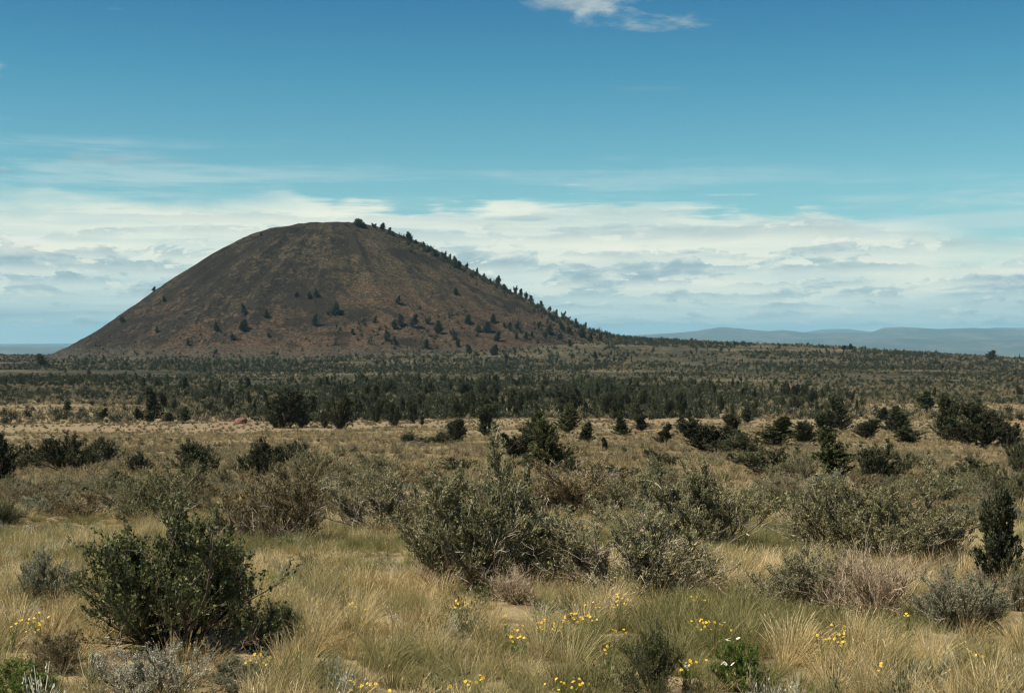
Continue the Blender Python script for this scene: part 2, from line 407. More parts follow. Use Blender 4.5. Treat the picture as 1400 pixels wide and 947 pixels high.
def build_hills():
    px = np.linspace(-1800, 3200, 1400); mt = hills_mat()
    specs = [(24000, 1700, [-1800, 0, 80, 300, 850, 900, 1000, 1100, 1200, 1300, 1400, 3200], [472, 473, 474, 470, 463, 460, 463, 464, 461, 463, 464, 464], 31),
             (30000, 2600, [-1800, 0, 80, 300, 850, 900, 950, 985, 1010, 1050, 1070, 1110, 1190, 1208, 1232, 1285, 1330, 1400, 1500, 3200], [470, 474, 476, 470, 460, 456.5, 452.5, 447.5, 449.5, 453, 451.5, 454.5, 455, 448, 446.5, 450, 448, 451.5, 452, 455], 32),
             (42000, 3200, [-1800, 80, 850, 1090, 1130, 1160, 1190, 1250, 1330, 1360, 1400, 3200], [468, 470, 458, 455, 450, 449.5, 453, 452, 450, 447.5, 447.5, 450], 33)]
    for Y0, wd, xs, ys, s in specs:
        crest = (462 - np.interp(px, xs, ys)) / F * Y0
        dd = np.linspace(-2.2, 2.2, 60)
        PX, DD = np.meshgrid(px, dd)
        Yv = Y0 + DD * wd; X = (PX - 700) / F * Yv
        nz = fbm(X / 1500, Yv / 1500, 5, s); rid = 1 - np.abs(fbm(X / 2200, Yv / 3000, 4, s + 7)) * 2
        base = -262.0
        env = np.exp(-(DD * 1.05 - .25 * nz) ** 2)
        Z = base + (crest[None, :] - base) * env * (1 + .30 * (nz + rid * .6 - .5) * np.minimum(1, np.abs(DD) * 1.6) ) + EZ + 16 * fbm(X / 700, Yv / 700, 4, s + 3) - 8 * (np.abs(DD) > 2.1)
        V = np.stack([X, Yv, Z], -1).reshape(-1, 3); n, k = X.shape
        i = np.arange(n - 1)[:, None] * k; j = np.arange(k - 1)[None, :]
        Q = np.stack(np.broadcast_arrays(i + j, i + j + 1, i + k + j + 1, i + k + j), -1).reshape(-1, 4)
        o = mobj('distant_hills', make_mesh('distant_hills', V, [Q], mt, None, True)); o['kind'] = 'structure'
build_hills()

# ------------------------------------------------------------------ plant models
def shrub_model(seed, leafmat, n1=24, n2=130, n3=800, lpt=11, leaf=(.022, .009), spread=1.0, upright=.25, density_top=True,
                dead=0, twigmat='twig', thin=1.0, seedspk=0, flat=0.0, llen=.26):
    """unit shrub: height about 1, half width about spread*.6. Returns {part: mesh}"""
    R = np.random.default_rng(seed)
    bagB, bagL, bagD, bagS = Bag(), Bag(), Bag(), Bag()
    a = R.uniform(0, 2 * math.pi, n1); el = R.uniform(.28, 1.45, n1) ** (1.0 - flat * .3)
    D = np.stack([np.cos(a) * np.cos(el) * spread, np.sin(a) * np.cos(el) * spread, np.sin(el)], 1)
    lob = 0.85 + .25 * np.sin(a * 2 + R.uniform(0, 6)) + R.uniform(-.15, .15, n1)
    P0 = np.stack([R.normal(0, .05, n1), R.normal(0, .05, n1), np.full(n1, -.04)], 1)
    L1 = R.uniform(.55, .85, n1) * lob * (.75 + .25 * np.linalg.norm(D, axis=1))
    P1 = polyl(P0, D, L1, R, 6, .12, .07)
    tubes(bagB, P1, np.linspace(.014, .004, 6)[None] * R.uniform(.7, 1.2, (n1, 1)) * thin, R.uniform(0, .8, n1), 4)
    i2 = R.integers(0, n1, n2); t2 = R.uniform(.25, .98, n2); p, d = sample(P1, i2, t2)
    P2 = polyl(p, d + rvec(n2, R) * .75 + np.array([0, 0, upright]), R.uniform(.16, .36, n2), R, 5, .14, .05)
    tubes(bagB, P2, np.linspace(.005, .0024, 5)[None] * R.uniform(.7, 1.2, (n2, 1)) * thin, R.uniform(0, .9, n2))
    i3 = R.integers(0, n2, n3); t3 = R.uniform(.15, 1, n3); p, d = sample(P2, i3, t3)
    P3 = polyl(p, d + rvec(n3, R) * .8 + np.array([0, 0, upright * 1.6]), R.uniform(.35, 1.2, n3) * llen * .6, R, 4, .10, .06)
    tubes(bagB, P3, np.linspace(.0023, .0012, 4)[None] * thin * np.ones((n3, 1)), R.uniform(.25, 1.2, n3))
    if lpt:
        nl = n3 * lpt
        il = R.integers(0, n3, nl)
        if density_top:
            zz = P3[:, -1, 2]; pr = np.clip(.15 + zz * 1.3, .08, 1) ; pr /= pr.sum(); il = R.choice(n3, nl, p=pr)
        tl = R.uniform(.25, 1.0, nl) ** .8; p, d = sample(P3, il, tl)
        clump = (R.uniform(0, 1, n3))[il]
        leaves(bagL, p + rvec(nl, R) * leaf[0] * .55, d + rvec(nl, R) * .8, leaf[0] * R.uniform(.6, 1.4, nl), leaf[1] * R.uniform(.6, 1.4, nl), np.clip(.5 * clump + .5 * R.uniform(0, 1, nl), 0, 1), R)
    if dead:
        idd = R.integers(0, n1, dead); td = R.uniform(.1, .9, dead); p, d = sample(P1, idd, td)
        PD = polyl(p, d + rvec(dead, R) * .9, R.uniform(.12, .38, dead), R, 6, .28, .02)
        tubes(bagB, PD, np.linspace(.005, .0018, 6)[None] * np.ones((dead, 1)) * thin, R.uniform(.8, 1.3, dead))
        nd = dead * 4; i4 = R.integers(0, dead, nd); p, d = sample(PD, i4, R.uniform(.2, 1, nd))
        P4 = polyl(p, d + rvec(nd, R) * .9, R.uniform(.04, .14, nd), R, 4, .25)
        tubes(bagB, P4, np.linspace(.0024, .0012, 4)[None] * np.ones((nd, 1)) * thin, R.uniform(.8, 1.3, nd))
    if seedspk:
        i5 = R.choice(n3, seedspk, p=(lambda q: q / q.sum())(np.clip(P3[:, -1, 2], .01, None) ** 3))
        P5 = polyl(P3[i5, -1], np.array([[0, 0, 1.0]]) + rvec(seedspk, R) * .3, R.uniform(.1, .24, seedspk), R, 4, .1)
        tubes(bagS, P5, np.linspace(.0028, .001, 4)[None] * np.ones((seedspk, 1)), R.uniform(0, 1, seedspk))
        ns = seedspk * 14; p, d = sample(P5, R.integers(0, seedspk, ns), R.uniform(.2, 1, ns))
        leaves(bagS, p + rvec(ns, R) * .006, d + rvec(ns, R) * .6, .014, .007, R.uniform(0, 1, ns), R)
    out = {'branches': bagB.mesh('branches', M[twigmat])}
    if lpt: out['foliage'] = bagL.mesh('foliage', M[leafmat])
    if seedspk: out['seed_spikes'] = bagS.mesh('seed_spikes', M['seed'])
    return out

def juniper_model(seed, mat='juniper', form='cone', nl=11000, leaf=.034, nb=190, skirt=.03, one=False):
    R = np.random.default_rng(seed); bt, bc = Bag(), Bag()
    ph = R.uniform(0, 6.28, 4)
    if form == 'cone': wid = lambda t: .30 * (1 - t) ** .75 + .015
    elif form == 'narrow': wid = lambda t: .20 * (1 - t) ** .7 + .012
    elif form == 'round': wid = lambda t: .46 * np.sqrt(np.clip(1 - (t * 1.0 - .05) ** 2, 0, 1)) * (1 - .25 * t) * .95
    else: wid = lambda t: (.34 * (1 - t) ** .55) * (1 + .25 * np.sin(t * 9 + ph[3]))
    nt_ = {'cone': 1, 'narrow': 1, 'round': 4, 'ragged': 2}[form]
    tops = []
    for q in range(nt_):
        hh = 1.0 if q == 0 else R.uniform(.62, .92)
        lean = R.normal(0, .03 + (.12 if nt_ > 1 else 0), 2)
        P = polyl(np.array([[R.normal(0, .02), R.normal(0, .02), -.04]]), np.array([[lean[0], lean[1], 1.0]]), np.array([hh * .98]), R, 8, .03)
        tubes(bt, P, np.linspace(.030, .004, 8)[None] * (1 if q == 0 else .7), R.uniform(.2, .8, 1), 7); tops.append((P, hh))
    PB = []
    for q, (P, hh) in enumerate(tops):
        n = nb // nt_ if q else nb
        t = R.uniform(0, 1, n) ** .85 * (1 - skirt) + skirt
        p, d = sample(P, np.zeros(n, int), t)
        a = R.uniform(0, 6.283, n)
        w = wid(t) * (.80 + .16 * np.sin(a * 2 + ph[0] + t * 5) + R.normal(0, .13, n)) * (1 if q == 0 else .75)
        w = np.maximum(w, .02)
        D = np.stack([np.cos(a), np.sin(a), R.uniform(.35, 1.3, n)], 1)
        PB.append(polyl(p, D, w * 1.1, R, 5, .12, .12))
    PB = np.concatenate(PB); n = len(PB)
    tubes(bt, PB, np.linspace(.008, .002, 5)[None] * np.ones((n, 1)), R.uniform(.1, .9, n))
    L = np.linalg.norm(PB[:, -1] - PB[:, 0], axis=1)
    n2 = n * 7; i2 = R.choice(n, n2, p=(L + .03) / (L + .03).sum()); p, d = sample(PB, i2, R.uniform(.12, 1, n2))
    P2 = polyl(p, d + rvec(n2, R) * .8 + np.array([0, 0, .6]), R.uniform(.03, .075, n2), R, 3, .15, .15)
    tubes(bt, P2, np.linspace(.003, .0015, 3)[None] * np.ones((n2, 1)), R.uniform(.1, .9, n2))
    il = R.integers(0, n2, nl); p, d = sample(P2, il, R.uniform(.2, 1.05, nl))
    cl = R.uniform(0, 1, n)[i2][il]
    leaves(bc, p + rvec(nl, R) * leaf * .45, d + rvec(nl, R) * .7 + np.array([0, 0, .3]), leaf * R.uniform(.6, 1.4, nl), leaf * .5 * R.uniform(.6, 1.3, nl), np.clip(.55 * cl + .45 * R.uniform(0, 1, nl), 0, 1), R, .3)
    if one:
        me = bc.mesh('juniper', M[mat]); return {'': me}
    return {'trunk': bt.mesh('trunk', M['trunk']), 'crown': bc.mesh('crown', M[mat])}

def mound_mesh(seed, mat, nf=520, size=.085, flat=.75, name='low_shrub'):
    """a low rounded shrub as one mesh, unit radius about .5, height about flat"""
    R = np.random.default_rng(seed); bg = Bag()
    n1 = max(8, nf // 12); a = R.uniform(0, 6.283, n1); el = R.uniform(.15, 1.5, n1)
    D = np.stack([np.cos(a) * np.cos(el), np.sin(a) * np.cos(el), np.sin(el) * flat * 1.3], 1)
    ln = R.uniform(.3, .6, n1) * (1 + .3 * np.sin(a * 2 + R.uniform(0, 6)))
    P = polyl(np.zeros((n1, 3)) - [0, 0, .03], D, ln, R, 4, .15, .1)
    tubes(bg, P, np.linspace(.012, .005, 4)[None] * np.ones((n1, 1)), R.uniform(.5, 1, n1))
    il = R.integers(0, n1, nf); p, d = sample(P, il, R.uniform(.35, 1.05, nf))
    cl = R.uniform(0, 1, n1)[il]
    leaves(bg, p + rvec(nf, R) * size * .9, d + rvec(nf, R) * .6 + [0, 0, .4], size * R.uniform(.6, 1.5, nf), size * .4 * R.uniform(.6, 1.4, nf), np.clip(.5 * cl + .5 * R.uniform(0, 1, nf), 0, 1), R)
    return bg.mesh(name, M[mat])

def tuft_mesh(seed, mat, nb=90, h=.42, w=.0034, spread=.16, lean=(.10, .03), heads=.3):
    R = np.random.default_rng(seed); bg = Bag()
    a = R.uniform(0, 6.283, nb); el = R.uniform(.0, 1, nb) ** .7
    D = np.stack([np.cos(a) * el * .42 + lean[0], np.sin(a) * el * .42 + lean[1], np.ones(nb)], 1)
    r0 = R.uniform(0, spread * .45, nb)
    P0 = np.stack([np.cos(a) * r0, np.sin(a) * r0, np.full(nb, -.03)], 1)
    L = h * R.uniform(.5, 1.15, nb)
    k = 5; P = [P0]; d = unit(D)
    out_ = np.stack([np.cos(a) + lean[0] * 5, np.sin(a) + lean[1] * 5, np.full(nb, -.25)], 1)
    cur = R.uniform(.03, .50, nb)[:, None]
    for j in range(k - 1):
        d = unit(d + out_ * cur * .5 + R.normal(size=(nb, 3)) * .05); P.append(P[-1] + d * (L / (k - 1))[:, None])
    P = np.stack(P, 1)
    side = unit(np.cross(unit(P[:, -1] - P[:, 0]), rvec(nb, R)))
    wd = np.array([1, 1, .8, .55, .12])[None, :, None] * w * R.uniform(.6, 1.3, nb)[:, None, None] * .5
    V = np.stack([P - side[:, None] * wd, P + side[:, None] * wd], 2).reshape(-1, 3)
    i = np.arange(nb)[:, None] * k * 2; j = np.arange(k - 1)[None] * 2
    Q = np.stack([i + j, i + j + 1, i + j + 3, i + j + 2], -1).reshape(-1, 4)
    tn = R.uniform(0, 1, nb)
    bg.add(V, Q, np.clip(np.repeat(tn, k * 2) * .8 + np.tile(np.repeat(np.linspace(0, .2, k), 2), nb), 0, 1))
    nh = int(nb * heads)
    if nh:
        hi = R.choice(nb, nh, replace=False); ns = nh * 5; q = R.integers(0, nh, ns)
        p, dd = sample(P[hi], q, R.uniform(.82, 1.0, ns))
        leaves(bg, p, dd + rvec(ns, R) * .35, .026, .0032, R.uniform(.5, 1, ns), R)
    return bg.mesh('tuft', M[mat])

# ------------------------------------------------------------------ scatter (grass and countless cover only)
def scatter(name, pts, rot, scl, idx, sources, label, cat):
    me = bpy.data.meshes.new(name); n = len(pts)
    me.vertices.add(n); me.vertices.foreach_set('co', np.asarray(pts, np.float32).ravel())
    for nm, ty, arr, fld in (('rotv', 'FLOAT_VECTOR', rot, 'vector'), ('sclv', 'FLOAT_VECTOR', scl, 'vector'), ('idx', 'INT', idx, 'value')):
        a = me.attributes.new(nm, ty, 'POINT'); a.data.foreach_set(fld, np.ascontiguousarray(arr, np.int32 if ty == 'INT' else np.float32).ravel())
    o = mobj(name, me); tag(o, label, cat, kind='stuff')
    ng = bpy.data.node_groups.new(name + '_scatter', 'GeometryNodeTree')
    ng.interface.new_socket('Geometry', in_out='INPUT', socket_type='NodeSocketGeometry'); ng.interface.new_socket('Geometry', in_out='OUTPUT', socket_type='NodeSocketGeometry')
    N = ng.nodes; Lk = ng.links
    gi = N.new('NodeGroupInput'); go = N.new('NodeGroupOutput'); ip = N.new('GeometryNodeInstanceOnPoints'); gti = N.new('GeometryNodeGeometryToInstance')
    m2p = N.new('GeometryNodeMeshToPoints')
    for s in reversed(sources):      # the multi-input socket lists its links last first
        so = bpy.data.objects.new(name + '_source', s)
        oi = N.new('GeometryNodeObjectInfo'); oi.inputs['Object'].default_value = so; oi.inputs['As Instance'].default_value = False
        Lk.new(oi.outputs['Geometry'], gti.inputs[0])
    def na(nm, ty):
        q = N.new('GeometryNodeInputNamedAttribute'); q.data_type = ty; q.inputs['Name'].default_value = nm; return q.outputs['Attribute']
    e2r = N.new('FunctionNodeEulerToRotation')
    Lk.new(gi.outputs[0], m2p.inputs['Mesh']); Lk.new(m2p.outputs[0], ip.inputs['Points']); Lk.new(gti.outputs[0], ip.inputs['Instance'])
    ip.inputs['Pick Instance'].default_value = True
    Lk.new(na('idx', 'INT'), ip.inputs['Instance Index']); Lk.new(na('rotv', 'FLOAT_VECTOR'), e2r.inputs[0]); Lk.new(e2r.outputs[0], ip.inputs['Rotation'])
    Lk.new(na('sclv', 'FLOAT_VECTOR'), ip.inputs['Scale']); Lk.new(ip.outputs[0], go.inputs[0])
    md = o.modifiers.new('scatter', 'NODES'); md.node_group = ng
    return o

def wedge(n, r0, r1, R, margin=1.15):
    """n points uniform over the visible wedge between depths r0 and r1"""
    y = np.sqrt(R.uniform(r0 * r0, r1 * r1, n)); u = R.uniform(-1, 1, n) * 700 * margin / F
    return y * u, y

# ------------------------------------------------------------------ placing plants
def place(model, name, px, py, wpx, hpx, label, cat, group=None, rz=None, base_w=1.0, base_h=1.0, pt=None, lean=0.0):
    x, y, z = pt if pt else gp(px, py)
    root = bpy.data.objects.new(name, None); link(root); root.empty_display_size = .2
    root.location = (x, y, z - .01); root.rotation_euler = (0, lean, rng.uniform(0, 6.283) if rz is None else rz)
    sw = wpx / F * y / base_w; sh = hpx / F * y / base_h
    root.scale = (sw, sw, sh); tag(root, label, cat, group)
    for pn, me in model.items():
        mobj(pn, me, root)
    return root

SH = {}
def extent(model):
    vs = []
    for me in model.values():
        q = np.empty(len(me.vertices) * 3, np.float32); me.vertices.foreach_get('co', q); vs.append(q.reshape(-1, 3))
    v = np.concatenate(vs)
    return float(max(np.percentile(v[:, q], 98.5) - np.percentile(v[:, q], 1.5) for q in (0, 1))), float(np.percentile(v[:, 2], 98.8))
def reg(key, models):
    SH[key] = [(m, *extent(m)) for m in models]

reg('sage', [shrub_model(11, 'sage', 30, 240, 2300, 12, (.026, .0095), 1.15, .30, dead=70), shrub_model(12, 'sage', 28, 200, 1900, 12, (.028, .0105), 1.3, .2, dead=50),
             shrub_model(13, 'sage', 26, 200, 1800, 12, (.028, .0105), 1.2, .35, dead=60)])
reg('sagetwig', [shrub_model(21, 'sage', 26, 200, 1700, 8, (.027, .010), 1.1, .45, dead=130), shrub_model(22, 'brown', 26, 200, 1700, 8, (.027, .010), 1.2, .4, dead=110)])
reg('brown', [shrub_model(31, 'brown', 26, 190, 1700, 12, (.027, .010), 1.1, .35, dead=80), shrub_model(32, 'brown', 26, 190, 1600, 11, (.027, .010), 1.3, .3, dead=60)])
reg('grey', [shrub_model(41, 'sage_grey', 30, 220, 1800, 13, (.027, .0095), 1.15, .5, dead=30), shrub_model(42, 'sage_grey', 30, 220, 1800, 13, (.027, .0095), 1.3, .4, dead=30),
             shrub_model(43, 'sage_grey', 30, 220, 1800, 12, (.027, .0095), 1.2, .5, dead=30, seedspk=110)])
reg('silver', [shrub_model(51, 'silver', 34, 240, 1500, 11, (.026, .009), 1.3, .7, dead=20, seedspk=60)])
reg('bitter', [shrub_model(61, 'bitter', 30, 270, 2200, 12, (.025, .013), 1.25, .35, dead=50, twigmat='stem', llen=.30), shrub_model(62, 'bitter', 22, 200, 1500, 12, (.024, .012), 1.2, .35, dead=30, twigmat='stem', llen=.34)])
reg('dead', [shrub_model(71, 'sage', 30, 240, 1500, 0, spread=1.15, upright=.3, dead=190, twigmat='dead'), shrub_model(72, 'sage', 24, 220, 1500, 1, (.018, .007), 1.2, .5, dead=150, twigmat='dead')])
reg('forb', [shrub_model(81, 'forb', 30, 200, 900, 14, (.040, .012), 1.1, .8, thin=.8, twigmat='stem')])
reg('dark', [shrub_model(91, 'darkshrub', 24, 180, 1100, 15, (.036, .016), 1.1, .3, dead=25, twigmat='stem', thin=1.3), shrub_model(92, 'darkshrub', 24, 180, 1100, 15, (.036, .016), 1.35, .2, dead=25, twigmat='stem', thin=1.3),
             shrub_model(93, 'darkshrub', 20, 150, 950, 14, (.036, .016), 1.2, .3, dead=30, twigmat='stem', thin=1.3)])
reg('juniper', [juniper_model(101, form='cone'), juniper_model(102, form='cone', nb=150), juniper_model(103, form='narrow', nl=8000), juniper_model(104, form='ragged', nl=11000), juniper_model(105, form='cone', mat='juniper_light')])
reg('rjuniper', [juniper_model(111, form='round', nl=14000), juniper_model(112, form='round', nl=14000), juniper_model(113, form='ragged', nl=12000)])
reg('gjuniper', [juniper_model(121, form='cone', mat='juniper_light', nl=15000, leaf=.028), juniper_model(122, form='ragged', mat='juniper_light', nl=15000, leaf=.028)])

def P(kind, px, py, w, h, name, label, cat='shrub', group=None, v=0, **kw):
    m, bw, bh = SH[kind][v % len(SH[kind])]
    return place(m, name, px, py, w, h, label, cat, group, base_w=bw, base_h=bh, **kw)

G1 = 'large brush standing in the near grass'
FOOT = []
fg = [
 ('sage', 650, 806, 225, 172, 'sagebrush', 'largest sagebrush, olive green with grey twigs at its foot, central in the near grass', 0),
 ('bitter', 240, 886, 300, 190, 'bitterbrush', 'big dark green bitterbrush with upright shoots, nearest to the lower left corner', 0),
 ('sage', 208, 716, 118, 78, 'sagebrush', 'olive sagebrush with a dark foot, just behind the big dark bitterbrush', 1),
 ('brown', 393, 745, 118, 108, 'sagebrush', 'brownish twiggy sagebrush right behind the big dark bitterbrush', 0),
 ('brown', 330, 742, 80, 80, 'sagebrush', 'low olive brown sagebrush wedged between the bitterbrush and the brownish twiggy one', 1),
 ('sagetwig', 520, 727, 112, 84, 'sagebrush', 'dark twiggy sagebrush between the brownish one and the largest central one', 0),
 ('sagetwig', 792, 702, 125, 72, 'sagebrush', 'dry brown twiggy sagebrush behind the right shoulder of the largest one', 1),
 ('sagetwig', 868, 812, 175, 118, 'sagebrush', 'sprawling grey green sagebrush directly right of the largest central one', 0),
 ('sage', 770, 800, 90, 95, 'sagebrush', 'narrow green sagebrush filling the gap beside the largest central one', 2),
 ('sage', 965, 752, 165, 112, 'sagebrush', 'broad sagebrush with pale bare twigs on top, behind the sprawling grey green one', 2),
 ('sage', 1185, 772, 185, 122, 'sagebrush', 'broad olive sagebrush behind the tangle of dead branches on the right', 0),
 ('brown', 1275, 770, 90, 90, 'sagebrush', 'yellowish olive sagebrush at the right end of the broad olive one', 1),
 ('dead', 1196, 846, 120, 98, 'dead_bush', 'tangle of bare pinkish grey dead branches in the grass, right of centre', 0),
 ('sagetwig', 1098, 838, 125, 88, 'sagebrush', 'half dead sagebrush with grey twigs, touching the left of the bare tangle', 0),
 ('grey', 1312, 862, 125, 90, 'sagebrush', 'rounded grey green sagebrush with pinkish seed spikes, right of the bare tangle', 2),
 ('sage', 1393, 835, 50, 70, 'sagebrush', 'sagebrush cut by the right edge of the view, beside the dark sapling', 1),
 ('grey', 55, 828, 78, 74, 'sagebrush', 'dark grey green sagebrush standing alone in the grass near the left edge', 0),
 ('bitter', 5, 722, 38, 34, 'bitterbrush', 'small dark bush cut by the left edge above the yellow grass', 1),
 ('silver', 205, 960, 175, 78, 'silver_sagebrush', 'pale silver sagebrush along the bottom edge below the big dark bitterbrush', 0),
 ('forb', 25, 962, 105, 60, 'leafy_plant', 'bright green leafy plant in the lower left corner', 0),
 ('brown', 78, 922, 90, 62, 'sagebrush', 'dried brown low sagebrush above the bright green plant in the lower left corner', 0),
 ('bitter', 378, 884, 85, 60, 'bitterbrush', 'low dark bitterbrush at the right foot of the big one', 1),
 ('grey', 330, 940, 90, 45, 'sagebrush', 'low grey green sagebrush on the bottom edge right of the silver one', 1),
 ('bitter', 893, 955, 105, 98, 'bitterbrush', 'thin dark green bitterbrush sprig at the bottom edge, left of the white flowers', 1),
 ('forb', 1012, 945, 85, 68, 'leafy_plant', 'bright green leafy plant carrying the white flower heads', 0),
 ('forb', 1012, 794, 34, 28, 'leafy_plant', 'small bright green plant left of the half dead sagebrush', 0),
 ('forb', 1040, 786, 28, 22, 'leafy_plant', 'smaller of two bright green plants left of the half dead sagebrush', 0),
 ('grey', 90, 704, 52, 28, 'sagebrush', 'pale grey mound of sagebrush above the yellow grass on the left', 1),
 ('sage', 42, 702, 46, 24, 'sagebrush', 'low greenish sagebrush left of the pale grey mound', 1),
 ('sage', 142, 700, 50, 26, 'sagebrush', 'low sagebrush between the pale grey mound and the olive one', 2),
 ('sage', 70, 690, 70, 26, 'sagebrush', 'low green sagebrush just behind the pale grey mound', 0),
 ('sage', 630, 690, 95, 40, 'sagebrush', 'low sagebrush showing behind the top of the largest central one', 1),
 ('sage', 905, 672, 80, 38, 'sagebrush', 'small olive sagebrush behind the broad one with pale twigs', 1),
 ('brown', 1062, 690, 70, 36, 'sagebrush', 'small brown sagebrush behind and between the two broad ones', 0),
 ('sage', 1300, 700, 80, 45, 'sagebrush', 'olive sagebrush half way up the right side behind the yellowish one', 2),
 ('grey', 1275, 690, 70, 30, 'sagebrush', 'grey green sagebrush beyond the broad olive one, nearer the plain', 1),
 ('sage', 1375, 690, 70, 55, 'sagebrush', 'olive sagebrush behind the dark sapling at the right edge', 0),
 ('sage', 470, 690, 70, 36, 'sagebrush', 'low olive sagebrush behind the gap between the brownish and the dark twiggy ones', 2),
 ('brown', 560, 672, 80, 36, 'sagebrush', 'low brown sagebrush just behind the dark twiggy one', 1),
 ('grey', 440, 830, 45, 30, 'sagebrush', 'small grey sagebrush alone in the tall grass left of the largest one', 1),
 ('dead', 600, 806, 70, 55, 'dead_bush', 'bare grey dead branches at the left foot of the largest sagebrush', 1),
 ('dead', 700, 822, 70, 45, 'dead_bush', 'bare reddish dead branches at the right foot of the largest sagebrush', 0),
 ('dead', 1140, 838, 70, 80, 'dead_bush', 'pale upright dead sticks between the half dead sagebrush and the tangle', 1),
]
for k, px, py, w, h, nm, lb, v in fg:
    q_ = gp(px, py); FOOT.append((q_[0], q_[1], w / F * q_[1]))
    if py < 870 and w > 60: w, h = w * 1.15, h * 1.0
    P(k, px, py, w, h, nm, lb, 'dead bush' if nm == 'dead_bush' else ('wild plant' if nm == 'leafy_plant' else 'shrub'), G1, v)
P('juniper', 1364, 812, 54, 140, 'juniper_sapling', 'tall dark green sapling near the right edge, behind the seed spiked sagebrush', 'tree', None, 3)

G2 = 'dark bushes at the edge of the plain'
mid = [
 ('dark', 48, 643, 58, 32, 'leftmost dark bush of the row on the left, beside the edge juniper', 1), ('dark', 92, 644, 62, 44, 'tallest dark bush in the row on the left', 0),
 ('dark', 136, 636, 52, 34, 'dark bush at the right end of the row on the left', 2), ('dark', 192, 646, 36, 26, 'small dark bush alone, right of the row on the left', 2),
 ('dark', 275, 656, 60, 44, 'dark round bush behind the olive sagebrush with a dark foot', 0), ('dark', 262, 628, 34, 22, 'small dark bush just behind the dark round one on the left', 2),
 ('dark', 352, 660, 50, 52, 'dark upright bush with ragged shoots behind the brownish twiggy sagebrush', 1), ('dark', 372, 640, 60, 30, 'low dark bush behind the dark upright one with ragged shoots', 1),
 ('dark', 400, 632, 36, 26, 'small round dark bush, highest of the group behind the brownish sagebrush', 0), ('sage', 432, 660, 66, 42, 'olive round bush at the right end of the group behind the brownish sagebrush', 0),
 ('dark', 1058, 652, 88, 36, 'grey green bush left of the pointed green juniper, beyond the broad sagebrushes', 2), ('sagetwig', 1092, 662, 66, 38, 'greyish bare topped bush against the left foot of the pointed green juniper', 0),
 ('dark', 1196, 664, 72, 50, 'round dark bush with pale branches at its foot, right of the pointed green juniper', 0),
 ('dark', 600, 606, 46, 14, 'low flat dark bush near the lone round juniper on the plain', 1), ('dark', 556, 606, 22, 14, 'tiny dark bush growing on the dark lava rocks', 0),
 ('dark', 625, 645, 46, 18, 'small low bush beyond the largest sagebrush, on the left of the front junipers', 1),
 ('dark', 845, 660, 50, 22, 'low dark bush right of the tallest front juniper', 1), ('dark', 905, 640, 46, 20, 'low dark bush on the plain above the broad sagebrush with pale twigs', 2),
 ('dark', 888, 626, 14, 13, 'tiny very dark round bush alone on the pale plain', 0), ('dark', 1395, 650, 36, 44, 'dark bush cut by the right edge above the sagebrushes', 2),
 ('dark', 1330, 655, 60, 26, 'low dark bush on the reddish ground near the right edge', 1), ('sage', 1250, 640, 60, 24, 'olive low bush right of and behind the round dark bush', 1),
 ('dark', 1010, 620, 60, 28, 'low dark bush between the two clumps of junipers, right of centre', 1), ('dark', 725, 640, 40, 20, 'small dark bush against the left of the tallest front juniper', 2),
 ('dark', 780, 655, 44, 24, 'low dark bush against the right foot of the tallest front juniper', 1), ('sage', 520, 648, 60, 26, 'olive low bush beyond the dark twiggy sagebrush', 1),
 ('sage', 310, 668, 46, 28, 'olive low bush between the dark round bush and the dark upright one', 2), ('sage', 1350, 676, 70, 30, 'olive low bush just above the sagebrush behind the sapling', 0),
 ('dark', 165, 668, 46, 22, 'low dark bush just behind the olive sagebrush on the left', 1), ('sage', 240, 676, 50, 24, 'olive low bush behind the dark footed sagebrush, on its right', 0),
]
for k, px, py, w, h, lb, v in mid:
    P(k, px, py + 2, w * 1.1, h * 1.15, 'bush', lb, 'bush', G2, v)

